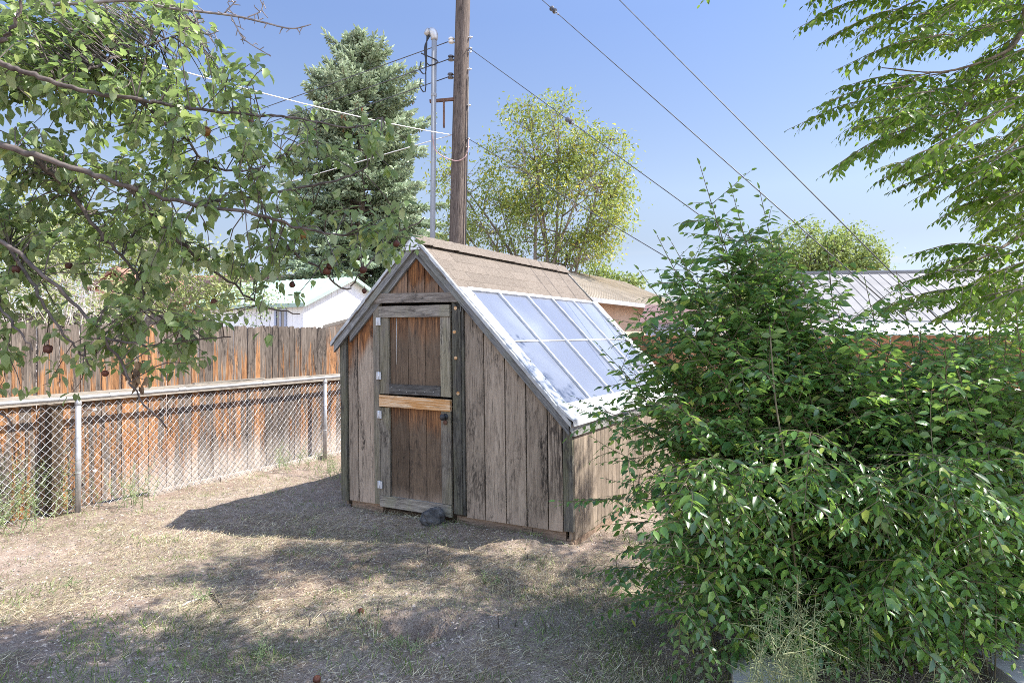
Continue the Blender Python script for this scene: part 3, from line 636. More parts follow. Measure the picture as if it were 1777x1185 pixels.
for k, (dx, zb) in enumerate(((-.10, 6.35), (-.13, 6.05), (-.08, 6.5))):
    q = MB(); q.tube(curve([(-.1 + .03 * k, -.02, 7.04), (-.1 - .02 * k, -.05, 6.8), (-.12 + .04 * (k == 2), -.05, zb), (-.22 + .16 * k * (k == 2), -.05, zb + .06), (-.2, -.06, zb + .2)], 16), .011, n=6); q.build('drip_loop', M['black'], mast)
def wire(name, pts, r, m, label, group=None, n=5, sag=0., cat='wire'):
    P = np.asarray(pts, float)
    if len(P) == 2:
        t = np.linspace(0, 1, 14)[:, None]; P = P[0] + (P[1] - P[0]) * t; P[:, 2] -= (sag * 4 * t * (1 - t))[:, 0]
    q = MB(); q.tube(P, r, n=n); o = q.build(name, m); tag(o, label, cat, group); return o
def pw(z, dx=0, dy=0): return np.array([polex(z) + dx, PY + dy, z])
for z, py, w in ((6.98, 440, 'topmost'), (6.66, 465, 'middle'), (6.34, 490, 'lowest')):
    wire('power_line', [pw(z, -.2), at(-320, py, 40)], .009, M['wire'], w + ' of the three thin service lines tied to spools on the pole', 'service lines', sag=.25, cat='power line')
wire('telephone_cable', [pw(5.28, -.1), at(-220, -38, 5)], .0075, M['cable'], 'thick white cable crossing in front of the blue spruce', sag=.12, cat='cable')
wire('telephone_cable', [pw(5.30, -.1), at(-260, 500, 42)], .009, M['cable'], 'grey cable dropping away left below the white cable', sag=.35, cat='cable')
ANCH = np.array([4.75, 4.8, .05])
def guy(z, label, ins=None, guard=None):
    a = pw(z, .12, -.08); o = thing('guy_wire', label, 'guy wire', ANCH, 0, 'guy wires from the pole to the ground'); A = a - ANCH
    q = MB(); q.tube([A, A * .5, (0, 0, 0)], .0062, n=5); q.build('strand', M['wire'], o)
    if ins is not None:
        q = MB(); p = A * ins; dd = nrm(A); q.lathe([(.02, -.07), (.042, -.05), (.03, -.015), (.03, .015), (.042, .05), (.02, .07)], p, dd, 10); q.build('strain_insulator', M['cerd'], o)
        for e in (.1, .17): q = MB(); q.lathe([(.015, 0), (.015, .03)], p - dd * e, dd, 6); q.build('wire_clamp', M['galv'], o)
    if guard:
        q = MB(); q.tube([A * guard[0], A * guard[1]], .026, .02, n=10); q.build('guy_guard', M['alu'], o)
    return o
def at_px(z, px):        # fraction of the guy, from the ground up, seen at column px
    a = pw(z, .12, -.08); best = min(np.linspace(0, 1, 2001), key=lambda f: abs(888.5 + 1185 * ((ANCH + (a - ANCH) * f)[0] / (ANCH + (a - ANCH) * f)[1]) - px)); return best
guy(8.8, 'upper middle guy wire with dark insulator high over the yard', at_px(8.8, 960))
guy(10.3, 'rightmost and highest guy wire ending in a white guard by the cedar fence', None, (at_px(10.3, 1663), at_px(10.3, 1790)))
guy(6.83, 'guy wire with dark insulator crossing before the yellowing tree', at_px(6.83, 988), (at_px(6.83, 1376), at_px(6.83, 1402)))
guy(5.22, 'lowest guy wire running down from the pole into the bush')

# ------------------------------------------------------------------ houses beyond the fences
def frame(loc, ang): return loc, R(ang)
def ridged(mb, P0, P1, P2, P3, n, h=.03, w=.05, r=.5):     # sheet P0 P1 (eave) P2 P3 (ridge) with n standing seams
    P0, P1, P2, P3 = [np.array(p, float) for p in (P0, P1, P2, P3)]; N = nrm(np.cross(P1 - P0, P3 - P0))
    if N[2] < 0: N = -N
    a = [P0, P1, P2, P3]; mb.add(a + [p - N * .04 for p in a], [(0, 1, 2, 3), (7, 6, 5, 4), (0, 4, 5, 1), (1, 5, 6, 2), (2, 6, 7, 3), (3, 7, 4, 0)], r)
    for k in range(n + 1):
        f = k / n; mb.beam(P0 + (P1 - P0) * f + N * h / 2, P3 + (P2 - P3) * f + N * h / 2, w, h, N, r)
# white house: local x along its gable wall (dS), local y towards its left
wh = thing('white_house', 'white sided house with pale green metal roof beyond the board fence', 'house', (-7.33, 24, 0), R(-28.4))
Lg, Lf, ez, rz = 4.7, 5.6, 2.85, 3.85
q = MB()
q.box(-Lf, 0, 0, .1, 0, ez); q.box(-Lf, -Lf + .1, .1, Lg, 0, ez)
q.prism([(0.1, 0), (Lg, 0), (Lg, ez), (Lg / 2, rz - .03), (0.1, ez)], (-.1, 0), 'x')
x = -Lf
while x < -.05: q.box(x, x + .012, -.012, 0, 0, ez - .02); x += .23
yv = .2
while yv < Lg: q.box(0, .012, yv, yv + .012, 0, ez - .05 + min(yv, Lg - yv) * .4); yv += .3
q.build('wall', M['siding'], wh)
q = MB(); e = .25
ridged(q, (-Lf - .3, -e, ez - .08), (.25, -e, ez - .08), (.25, Lg / 2, rz + .03), (-Lf - .3, Lg / 2, rz + .03), 14, .03, .03)
ridged(q, (-Lf - .3, Lg + e, ez - .08), (.25, Lg + e, ez - .08), (.25, Lg / 2, rz + .03), (-Lf - .3, Lg / 2, rz + .03), 14, .03, .03)
rf = q.build('roof', M['mint'], wh)
q = MB(); q.box(-Lf - .3, .25, -e - .03, -e, ez - .2, ez - .06); q.beam((.27, -e, ez - .14), (.27, Lg / 2, rz - .03), .03, .12); q.beam((.27, Lg + e, ez - .14), (.27, Lg / 2, rz - .03), .03, .12); q.build('roof_edge', M['mintedge'], rf)
q = MB(); wx0, wx1, wz0, wz1 = -1.38, -.80, 1.5, 2.62
q.box(wx0, wx1, -.06, -.014, wz1 - .08, wz1); q.box(wx0, wx1, -.06, -.014, wz0, wz0 + .08); q.box(wx0, wx0 + .08, -.06, -.014, wz0 + .08, wz1 - .08); q.box(wx1 - .08, wx1, -.06, -.014, wz0 + .08, wz1 - .08); q.box(-1.115, -1.065, -.055, -.014, wz0 + .08, wz1 - .08)
w = q.build('window', M['winfr'], wh); q = MB(); q.box(wx0 + .07, wx1 - .07, -.03, -.016, wz0 + .06, wz1 - .06); q.build('pane', M['winglass'], w)
# lean-to
ls = thing('garden_shed', 'small pale outbuilding with flat tan roof edge behind the shed eave', 'shed', at(588, 570, 20) * np.array([1, 1, 0]), R(-28.4))
q = MB(); q.box(0, 1.6, 0, 1.5, 0, 1.85); q.build('wall', M['siding'], ls)
q = MB(); q.prism([(-.35, 1.88), (1.9, 2.32), (1.9, 2.4), (-.35, 1.96)], (-.3, 1.8), 'y'); q.build('roof', M['tanroof'], ls)
# terracotta house
tx = at(165, 500, 34); th = thing('terracotta_house', 'red brown house half hidden behind trees on the far left', 'house', (tx[0], 34, 0), R(-6))
q = MB(); q.prism([(0, 0), (3.4, 0), (3.4, 3.2), (1.3, 4.7), (0, 3.9)], (0, 6), 'y'); q.box(3.4, 9.5, .5, 6, 0, 3.3); q.build('wall', M['terra'], th)
q = MB(); q.prism([(-.3, 3.85), (1.3, 4.85), (3.8, 3.05), (3.8, 3.2), (1.3, 5.02), (-.3, 4.0)], (-.4, 6.4), 'y', .3)
q.prism([(.1, 3.25), (3., 4.7), (3., 4.85), (.1, 3.4)], (3.5, 9.8), 'x', .6); q.build('roof', M['terraroof'], th)
q = MB(); q.box(1.0, 1.9, -.05, -.002, 2.6, 3.4); w = q.build('window', M['winfr'], th); q = MB(); q.box(1.1, 1.8, -.07, -.052, 2.7, 3.3); q.build('pane', M['winglass'], w)
# tan roofed peach house: local x = dS
ph = thing('peach_house', 'peach stucco house with ribbed tan metal roof behind the shed', 'house', (1.765, 15, 0), FA)
q = MB(); q.box(-.4, 9, .35, 4.7, 0, 2.5); q.build('wall', M['peach'], ph)
q = MB(); ridged(q, (-.6, 0, 2.5), (9.3, 0, 2.5), (9.3, 2.5, 3.56), (-.6, 2.5, 3.56), 40, .018, .03); ridged(q, (-.6, 5, 2.5), (9.3, 5, 2.5), (9.3, 2.5, 3.56), (-.6, 2.5, 3.56), 12, .018, .03); rf = q.build('roof', M['tanroof'], ph)
q = MB(); q.box(-.6, 9.3, -.08, -.002, 2.40, 2.5); q.build('gutter', M['gutter'], rf)
pk = thing('playhouse', 'small pink panelled playhouse beside the peach house', 'playhouse', at(1160, 560, 12) * np.array([1, 1, 0]), R(-20))
q = MB(); q.box(-.4, .4, 0, .7, 0, 1.95); q.build('wall', M['winfr'], pk); q = MB(); q.prism([(-.5, 1.9), (.5, 1.9), (.42, 2.2), (-.38, 2.22)], (-.1, .8), 'y'); q.build('roof', M['pinkp'], pk)
# grey roof house on the right
gh = thing('grey_roofed_house', 'long house with grey standing seam roof behind the cedar fence', 'house', (7.0, 14.3, 0), R(-9))
q = MB(); q.box(0, 12, .4, 5.6, 0, 1.95); q.prism([(.4, 1.95), (5.6, 1.95), (3.0, 3.0)], (0, .1), 'x'); q.build('wall', M['siding'], gh)
q = MB(); ridged(q, (-.3, 0, 1.98), (12.3, 0, 1.98), (12.3, 3., 3.22), (-.3, 3., 3.22), 58, .012, .018); ridged(q, (-.3, 6, 1.98), (12.3, 6, 1.98), (12.3, 3., 3.22), (-.3, 3., 3.22), 10, .03, .04)
q.tube([(-.3, 3, 3.23), (12.3, 3, 3.23)], .06, n=8); rf = q.build('roof', M['greymetal'], gh); q = MB(); q.box(-.3, 12.3, -.09, -.002, 1.86, 1.97); q.build('gutter', M['gutter'], rf)
q = MB(); ridged(q, (-.9, -2.6, 1.705), (12.3, -2.6, 1.705), (12.3, -.1, 1.93), (-.9, -.1, 1.93), 30, .012, .03); pr = q.build('porch_roof', M['whiteroof'], gh)
q = MB(); q.box(-.9, 12.3, -2.64, -2.602, 1.58, 1.70); q.build('porch_fascia', M['mintedge'], pr)
for sx in (-.7, 3, 6.5, 10): q = MB(); q.box(sx, sx + .1, -2.5, -2.4, 0, 1.66); q.build('porch_post', M['siding'], pr)

# ------------------------------------------------------------------ plants
def jit(n, s): return rng.normal(0, s, (n, 3))
def shoot_leaves(lf, path, spacing, L, W, hang=.35, fwd=.55, jitter=.18, petiole=.004, start=0., r=None, taper=True, ntilt=.35):
    P = np.asarray(path); seg = np.linalg.norm(np.diff(P, axis=0), axis=1); cum = np.concatenate([[0], np.cumsum(seg)]); tot = cum[-1]
    n = max(2, int(tot * (1 - start) / spacing)); sN = np.linspace(tot * start + spacing * .5, tot, n)
    Q = np.stack([np.interp(sN, cum, P[:, k]) for k in range(3)], 1); T = unit(np.stack([np.interp(sN, cum, np.gradient(P[:, k])) for k in range(3)], 1))
    side = unit(np.cross(T, UP) + 1e-4); sg = np.where(np.arange(n) % 2 == 0, 1., -1.)[:, None]
    D = unit(T * fwd + side * sg * .85 + np.array([0, 0, -hang]) + jit(n, jitter)); D[-1] = unit((T[-1] + np.array([0, 0, -hang * .5]))[None])[0]
    N = unit(np.cross(side, T) * 1.0 + jit(n, ntilt)); N[N[:, 2] < 0] *= -1
    u = np.linspace(0, 1, n); sz = (1.0 - .45 * u ** 2.5 if taper else np.ones(n)) * rng.uniform(.75, 1.15, n)
    lf.add(Q + D * petiole, D, N, L * sz, W * sz, r)
def arc(p, d, L, n=7, droop=.5, wob=.05):
    d = nrm(d); P = [np.array(p, float)]; st = L / (n - 1)
    for k in range(n - 1):
        d = nrm(d + np.array([0, 0, -droop / (n - 1)]) + rng.normal(0, wob, 3)); P.append(P[-1] + d * st)
    return np.array(P)
def tree(name, label, loc, cat='tree', group=None): return thing(name, label, cat, loc, 0, group)
def rel(o, *pts): return [np.asarray(p) - np.array(o.location) for p in pts]

# --- generic broadleaf tree made of limbs reaching into clumps
def broadleaf(name, label, base, blobs, n_tw, leaf, mleaf, mbark, r0, lpt=9, lw=.55, forks=1., group=None, tmpl='T4', spread=.22, hang=.4, seed=1, stems=None, cat='tree', shell=.55, outsz=1., gapt=-.16):
    global rng; rng = np.random.default_rng(seed)
    o = tree(name, label, base, cat, group); base = np.array(base, float); lf = Leaves(tmpl); mb = MB(); nodes = []
    top = max(b[0][2] for b in blobs)
    for c, rad in blobs:
        c = np.array(c) - base
        s0 = np.array([rng.normal(0, .1) * r0 * 4, rng.normal(0, .1) * r0 * 4, 0])
        mid = s0 + (c - s0) * np.array([.25, .25, .5]) + rng.normal(0, .04, 3) * np.linalg.norm(c)
        P = curve([s0, mid, c + np.array([0, 0, rad[2] * .5])], 14); mb.tube(P, r0, r0 * .12, 6); nodes += [(P[k], r0 * (1 - .85 * k / 13)) for k in range(4, 14)]
        for _ in range(int(5 * forks)):
            k = rng.integers(5, 12); v = nrm(rng.normal(0, 1, 3) * np.array([1, 1, .5]) + np.array([0, 0, .5])); q = P[k] + v * np.array(rad) * rng.uniform(.6, .95)
            B_ = curve([P[k], P[k] + (q - P[k]) * .5 + rng.normal(0, .05, 3) * np.linalg.norm(rad), q], 8); mb.tube(B_, r0 * .32, r0 * .06, 5); nodes += [(B_[j], r0 * .2) for j in range(2, 8)]
    NP = np.array([q[0] for q in nodes]); NR = np.array([q[1] for q in nodes])
    vol = np.array([b[1][0] * b[1][1] + b[1][0] * b[1][2] for b in blobs]); cnt = (vol / vol.sum() * n_tw).astype(int)
    for (c, rad), k_ in zip(blobs, cnt):
        v = unit(rng.normal(0, 1, (k_, 3))); rr = rng.random(k_) ** (1 / 3.); rr = np.where(rng.random(k_) < shell, .72 + .33 * rr, rr)
        Q = np.array(c) - base + v * rr[:, None] * np.array(rad)
        for p, vv in zip(Q, v):
            clump = mnoise.noise(Vector(p / max(leaf * 7, .25)) + Vector((seed, 0, 0)))
            if clump < gapt: continue
            i = np.argmin(((NP - p) ** 2).sum(1) + np.where(NP[:, 2] > p[2], .3, 0)); a = NP[i]
            if rng.random() < .6: mb.tube([a, (a + p) / 2 + rng.normal(0, .05, 3), p], min(NR[i] * .5, r0 * .14), r0 * .035, 3, caps=False)
            n = lpt; pos = p + rng.normal(0, spread, (n, 3)) * np.array([1, 1, .7])
            D = unit(vv * .5 + rng.normal(0, .6, (n, 3)) + np.array([0, 0, -hang])); N = unit(rng.normal(0, .55, (n, 3)) + np.array([.1, 0, .8]))
            s_ = leaf * rng.uniform(.65, 1.2, n); lf.add(pos, D, N, s_, s_ * lw, np.clip(rng.random(n) * .8 + .25 * clump + .1, 0, 1))
    mb.build('trunk', mbark, o); lf.build('crown', mleaf, o); return o

# yellowing tree behind the shed
YB = 20.; yb = [(at(970, 230, YB), (1.0, 1.2, 1.0)), (at(905, 300, YB), (1.3, 1.3, 1.2)), (at(1030, 300, YB), (1.1, 1.2, 1.0)), (at(985, 350, YB), (1.6, 1.5, 1.3)), (at(870, 390, YB), (1.1, 1.2, .9)), (at(1050, 380, YB), (.75, 1., .7)), (at(785, 330, YB + .5), (.55, .8, .9)), (at(770, 290, YB + .8), (.35, .5, .6)), (at(915, 195, YB), (.6, .6, .4)), (at(1060, 255, YB), (.5, .5, .45)), (at(1075, 330, YB), (.5, .6, .5)), (at(940, 260, YB), (.9, .9, .8)), (at(1000, 430, YB), (1.1, 1., .5)), (at(800, 410, YB + .5), (.7, .6, .4))]
broadleaf('ash_tree', 'broad multi stemmed tree with yellowing leaves behind the utility pole', (at(930, 580, YB)[0], YB, 0), yb, 3600, .125, M['ash'], M['elmbark'], .085, lpt=9, lw=.42, seed=11, spread=.2, forks=1.8, gapt=-.08)
# green tree beyond the grey roof
FB = 30.; fb = [(at(1400, 435, FB), (1.5, 1.5, 1.1)), (at(1350, 455, FB), (1.2, 1.2, 1.0)), (at(1470, 440, FB), (1.3, 1.3, 1.1)), (at(1430, 415, FB), (.8, .9, .5)), (at(1500, 465, FB), (.8, 1, .7)), (at(1330, 500, FB), (1.2, 1.2, .9)), (at(1440, 490, FB), (1.8, 1.4, .8)), (at(1250, 520, FB), (1.2, 1.2, .7))]
broadleaf('leafy_tree', 'rounded bright green tree rising behind the grey roofed house', (at(1410, 580, FB)[0], FB, 0), fb, 2600, .15, M['far'], M['elmbark'], .14, lpt=10, lw=.6, seed=12, spread=.28, gapt=-.1)
broadleaf('leafy_tree', 'dark green treetop just showing over the right end of the grey roof', (at(1690, 580, 45)[0], 45, 0), [(at(1690, 478, 45), (1.3, 1.3, .9)), (at(1660, 485, 45), (.9, 1, .7))], 300, .3, M['far'], M['elmbark'], .14, lpt=8, seed=13, spread=.3)
broadleaf('leafy_tree', 'small treetop showing over the tan roof of the peach house', (at(1045, 580, 50)[0], 50, 0), [(at(1035, 480, 50), (1.1, 1, .8)), (at(1085, 490, 50), (1.0, 1, .5))], 260, .3, M['far'], M['elmbark'], .14, lpt=8, seed=14, spread=.3)
# growth behind the left fence
broadleaf('shrub_tree', 'pale sunlit tree directly behind the board fence on the far left', (at(60, 580, 13)[0], 13, 0), [(at(30, 480, 13), (1., 1, .9)), (at(110, 500, 13), (.9, .9, .7)), (at(20, 380, 13), (.8, .9, .8)), (at(-60, 440, 13), (1, 1, 1.2)), (at(120, 545, 12.4), (1.2, .5, .35))], 900, .09, M['lime'], M['dryw'], .05, lpt=9, seed=15, spread=.13, cat='tree')
broadleaf('shrub_tree', 'yellow green tree between the terracotta house and the white house', (at(330, 580, 17)[0], 17, 0), [(at(330, 460, 17), (1.1, 1, .9)), (at(270, 430, 17), (.8, .9, .9)), (at(390, 500, 17), (.7, .8, .7)), (at(300, 520, 17), (1.3, 1, .6)), (at(200, 530, 16), (1., .8, .5))], 1000, .11, M['lime'], M['dryw'], .06, lpt=9, seed=16, spread=.16)
broadleaf('leafy_tree', 'distant green tree above the red brown house', (at(150, 580, 45)[0], 45, 0), [(at(90, 420, 45), (3., 2, 2.2)), (at(180, 440, 45), (2.2, 2, 1.6)), (at(260, 410, 45), (2, 2, 1.5)), (at(490, 465, 45), (1.3, 1, .9))], 900, .3, M['far'], M['elmbark'], .2, lpt=9, seed=17, spread=.35)
broadleaf('sapling', 'thin small leaved sapling against the white house window wall', (at(440, 580, 10.5)[0], 10.5, 0), [(at(445, 530, 10.5), (.2, .2, .3)), (at(475, 520, 10.5), (.18, .2, .15)), (at(425, 490, 10.5), (.2, .2, .2))], 90, .05, M['weed'], M['twig'], .012, lpt=6, seed=18, spread=.06, cat='sapling')
rng = np.random.default_rng(3)
dw = thing('dead_shrub', 'tangle of bare pale branches behind the board fence on the left', 'shrub', (at(90, 580, 11.5)[0], 11.5, 0)); mb = MB(); dp = MB()
for k in range(26):
    b = rng.normal(0, .25, 3) * np.array([1.6, .5, 0]); tgt = np.array([rng.uniform(-1.2, 1.8), rng.normal(0, .4), rng.uniform(2.0, 3.1)]); P = curve([b, (b + tgt) / 2 + rng.normal(0, .2, 3), tgt], 9); mb.tube(P, .012, .004, 4)
    for _ in range(5):
        j = rng.integers(3, 9); dp.tube(arc(P[j], rng.normal(0, 1, 3) + np.array([.3, 0, .2]), rng.uniform(.3, .7), 5, .3, .2), .005, .002, 3, caps=False)
mb.build('stem', M['dryw'], dw); dp.build('twigs', M['dryw'], dw)

# --- blue spruce
rng = np.random.default_rng(21)
SY = 34.; SK = 1.62; sp = tree('spruce_tree', 'tall blue green spruce with brown cones near its top', (at(625, 580, SY)[0], SY, 0)); sp.scale = (SK, SK, SK)
lf = Leaves('TX'); tr = MB(); CN = []; HT = at(0, 72, SY)[2] / SK; tr.tube([(0, 0, 0), (.05, 0, 5), (0, 0, HT)], .2, .015, 8)
def spR(z): return 2.5 * max(0., 1 - (max(z - 2, 0) / (HT - 1.9)) ** 3.2) ** .85 + .06
z = 1.6
while z < HT - .1:
    nb = 7 if z < HT - 1.5 else 5
    for k in range(nb):
        a = rng.random() * 6.283; Rr = spR(z) * rng.uniform(.68, 1.12) * (1 + .13 * math.sin(1.7 * z + a * 3)); up = float(np.interp(z, [HT - 5, HT - 1.5, HT], [.05, .35, .9]))
        d0 = np.array([math.cos(a), math.sin(a), up]); n = 9; P = arc((0, 0, z + rng.uniform(-.35, .35) * min(1, (HT - z))), d0, Rr, n, float(np.interp(z, [HT - 5, HT - 1.5], [.42, .05])), .03); P[:, 2] += .3 * np.linspace(0, 1, n) ** 3 * Rr * .4
        tr.tube(P, .022, .006, 4, caps=False)
        m_ = max(4, int(Rr / .085))
        for t in np.linspace(.22, 1, m_):
            i = t * (n - 1); i0 = min(int(i), n - 2); p = P[i0] + (P[i0 + 1] - P[i0]) * (i - i0); T = nrm(P[i0 + 1] - P[i0]); sd = nrm(np.cross(T, UP))
            for sg in (-1, 1, 0):
                sl = (.16 + .34 * (1 - t)) * rng.uniform(.7, 1.25); dd = nrm(T * .75 + sd * sg * .8 + np.array([0, 0, -.16 if sg else .2]) + rng.normal(0, .12, 3))
                kk = max(1, int(sl / .09)); u = np.arange(kk)[:, None] / kk
                pos = p + dd * sl * u; Dn = dd + np.array([0, 0, .12]) + rng.normal(0, .28, (kk, 3)); lf.add(pos, Dn, rng.normal(0, 1, (kk, 3)), rng.uniform(.13, .21, kk), .062, np.clip(rng.normal(.35 + .4 * t, .2, kk), 0, 1))
                if rng.random() < .7: lf.add(pos + np.array([0, 0, -.02]), nrm(dd + np.array([0, 0, -.9])) + rng.normal(0, .2, (kk, 3)), rng.normal(0, 1, (kk, 3)), .15, .05, np.clip(rng.normal(.25, .15, kk), 0, 1))
        if z > HT - 4.2 and rng.random() < .42:
            for _ in range(3):
                p = P[rng.integers(4, n)] + rng.normal(0, .06, 3); co = MB(); CN.append(co); co.lathe([(.012, 0), (.032, -.03), (.03, -.09), (.01, -.13)], p, (0, 0, 1), 6)
    z += .155
tr.build('trunk', M['elmbark'], sp); cr_ = lf.build('crown', M['spruce'], sp)
for q in CN[:99]: q.build('cone', M['cone'], cr_)

# --- apple tree reaching in from the left
rng = np.random.default_rng(31)
ap = tree('apple_tree', 'apple tree with withered fruit reaching over the yard from the left', (-3.6, 2.6, 0)); AO = np.array([-3.6, 2.6, 0])
lf = Leaves('T8'); limb = MB(); tw = MB(); nodes = []
def pxl(pts): return np.array([at(*p) for p in pts]) - AO
limbs = [  # (points px, py, depth), radius
    ([(-120, 60, 2.8), (0, 108, 2.9), (34, 122, 2.9), (101, 145, 2.95), (169, 162, 3.), (236, 172, 3.05), (280, 179, 3.1), (380, 195, 3.2), (466, 201, 3.3), (527, 206, 3.35), (610, 222, 3.4), (665, 205, 3.4)], .018),
    ([(-120, 225, 2.9), (0, 252, 2.9), (68, 273, 2.9), (152, 300, 2.95), (220, 324, 3.), (270, 338, 3.05), (338, 355, 3.1), (456, 375, 3.2), (520, 395, 3.3), (600, 408, 3.4), (690, 400, 3.5), (738, 378, 3.5)], .0205),
    ([(-120, 360, 3.), (13, 427, 3.), (78, 481, 3.), (135, 532, 3.05), (182, 586, 3.05), (216, 643, 3.1), (236, 683, 3.1), (290, 744, 3.15)], .0145),
    ([(60, 270, 2.92), (120, 335, 3.05), (169, 400, 3.1), (203, 437, 3.15), (236, 474, 3.2), (250, 518, 3.2), (235, 560, 3.2)], .011),
    ([(220, 324, 3.), (290, 400, 3.15), (345, 450, 3.3), (400, 490, 3.4), (455, 530, 3.5), (520, 545, 3.5)], .010),
    ([(338, 355, 3.1), (440, 342, 3.25), (540, 322, 3.4), (620, 300, 3.5), (655, 262, 3.5)], .009),
    ([(-40, 60, 2.6), (0, 70, 2.6), (20, 50, 2.6), (36, 10, 2.6), (60, -60, 2.6)], .012),
    ([(101, 145, 2.95), (180, 110, 3.1), (240, 85, 3.2), (310, 60, 3.3), (345, 30, 3.3)], .008),
    ([(236, 172, 3.05), (320, 240, 3.2), (370, 290, 3.3), (450, 290, 3.4), (520, 250, 3.5)], .008),
    ([(456, 375, 3.2), (500, 430, 3.35), (560, 470, 3.45), (600, 500, 3.5), (630, 470, 3.5)], .008),
    ([(13, 427, 3.), (60, 500, 2.9), (95, 560, 2.9), (130, 600, 2.9), (160, 640, 2.95)], .008),
    ([(-100, 480, 2.9), (-20, 520, 2.8), (30, 570, 2.75), (60, 610, 2.75)], .008),
    ([(-120, 640, 2.7), (-30, 690, 2.6), (20, 735, 2.55)], .006),
    ([(182, 586, 3.05), (260, 600, 3.1), (330, 590, 3.2), (400, 585, 3.25)], .006)]
limbs = [([(a_, b_, c_ - .22) for a_, b_, c_ in pts], r_ * .68) if k < 3 else (pts, r_) for k, (pts, r_) in enumerate(limbs)]
for pts, r_ in limbs:
    P = curve(pxl(pts), 5 * len(pts)); P[1:] += rng.normal(0, .004, (len(P) - 1, 3)); limb.tube(P, r_, max(r_ * .16, .003), 8); nodes += [(p, max(r_ * (1 - .8 * k / len(P)), .004)) for k, p in enumerate(P)]
tk = curve([(0, 0, -.1), (.05, 0, .8), (.12, .02, 1.5), (.2, .05, 2.3), (.3, .05, 3.2)], 16); limb.tube(tk, .12, .05, 10)
for pts, r_ in limbs[:3] + limbs[6:7]:
    e = pxl(pts)[0]; limb.tube(curve([tk[8 if e[2] < 2.4 else 11], (tk[8] + e) / 2 + np.array([0, 0, .1]), e], 8), .045, r_, 8)
NP = np.array([q[0] for q in nodes])
def cluster(p, d, n=7, L=.056):
    n = max(n, 1); pos = p + rng.normal(0, .012, (n, 3)); D = unit(nrm(d) * .45 + rng.normal(0, .6, (n, 3)) + np.array([0, 0, -.5])); N = unit(rng.normal(0, .4, (n, 3)) + np.array([0, -.1, 1.]))
    s_ = L * rng.uniform(.6, 1.2, n); lf.add(pos + D * .012, D, N, s_, s_ * .62)
poly = [(0, 340), (70, 350), (110, 420), (150, 470), (200, 545), (222, 690), (260, 650), (290, 560), (325, 600), (375, 690), (400, 735), (440, 700), (480, 600), (520, 490), (545, 440), (560, 480), (600, 420), (632, 400), (645, 170), (660, 60), (700, 30), (760, 20)]
PX = [p[1] for p in poly]; PYs = [p[0] for p in poly]; cnt = 0
while cnt < 760:
    py = rng.uniform(-60, 690); px = rng.uniform(-130, 740)
    if px > np.interp(py, PYs, PX): continue
    dn = mnoise.noise((px / 75., py / 60., 3.)); thr = -.22 if px < 330 else -.1
    if 150 < px < 420 and py < 110: thr = .1
    if px < 260 and 400 < py < 560: thr = .02
    if dn < thr: continue
    if py > 560 and px < 420 and rng.random() < .45: continue
    if py > 640 and rng.random() < .6: continue
    if px > 370 and py > 465 and rng.random() < .9: continue
    dep = rng.uniform(2.75, 3.9); p = at(px, py, dep) - AO
    k = rng.choice(np.argsort(((NP - p) ** 2).sum(1))[:5]); a = NP[k]; v = p - a; dist = np.linalg.norm(v)
    if dist > .45: p = a + v / dist * .45; v = p - a; dist = .45
    if dist < .05: p = a + nrm(v + rng.normal(0, .03, 3)) * .08; v = p - a
    P = curve([a, a + v * .5 + np.array([0, 0, .03]) + rng.normal(0, .02, 3), p], 6); tw.tube(P, .003, .0016, 4, caps=False)
    cluster(p, v, rng.integers(5, 9))
    for f in (2, 3, 4):
        if rng.random() < .62: cluster(P[f], v + rng.normal(0, .1, 3), rng.integers(2, 5), .056)
    if rng.random() < .35: Q = arc(p, v, rng.uniform(.08, .2), 4, .3, .2); tw.tube(Q, .0024, .0014, 3, caps=False); cluster(Q[-1], v, 5, .055)
    cnt += 1
limb.build('trunk', M['bark'], ap, smooth=True); tw.build('twigs', M['twig'], ap); lf.build('crown', M['apple'], ap)
bb = MB()
def bare(pts, r_, spur=True):
    P = curve(pxl(pts), 6 * len(pts)); bb.tube(P, r_, .0022, 6)
    if spur:
        for k in range(4, len(P), 2):
            d_ = nrm(rng.normal(0, 1, 3)); bb.tube([P[k], P[k] + d_ * rng.uniform(.01, .03), P[k] + d_ * .035 + rng.normal(0, .006, 3)], .0028, .0018, 4, caps=False)
bare([(60, 10, 3.), (135, 6, 3.), (237, 1, 3.), (290, 14, 3.05), (400, 27, 3.1), (460, 40, 3.1), (505, 50, 3.1), (540, 43, 3.1)], .009)
bare([(400, 27, 3.1), (412, 50, 3.1), (425, 70, 3.1), (470, 98, 3.1)], .0035); bare([(335, 18, 3.05), (345, 45, 3.05), (360, 60, 3.), (380, 54, 3.)], .003); bare([(430, 30, 3.1), (452, 20, 3.1), (457, 3, 3.1)], .003); bare([(388, 25, 3.1), (400, 12, 3.1), (410, 2, 3.1)], .003)
for k in range(16):
    x0 = rng.uniform(40, 260); y0 = rng.uniform(-20, 20); sl = rng.uniform(.35, .9); L_ = rng.uniform(60, 170); bare([(x0, y0, 3.05), (x0 + L_ * .5, y0 + L_ * .5 * sl + rng.normal(0, 6), 3.1), (x0 + L_, y0 + L_ * sl, 3.1)], .0015, k % 3 == 0)
bb.build('bare_twigs', M['deadtwig'], ap)
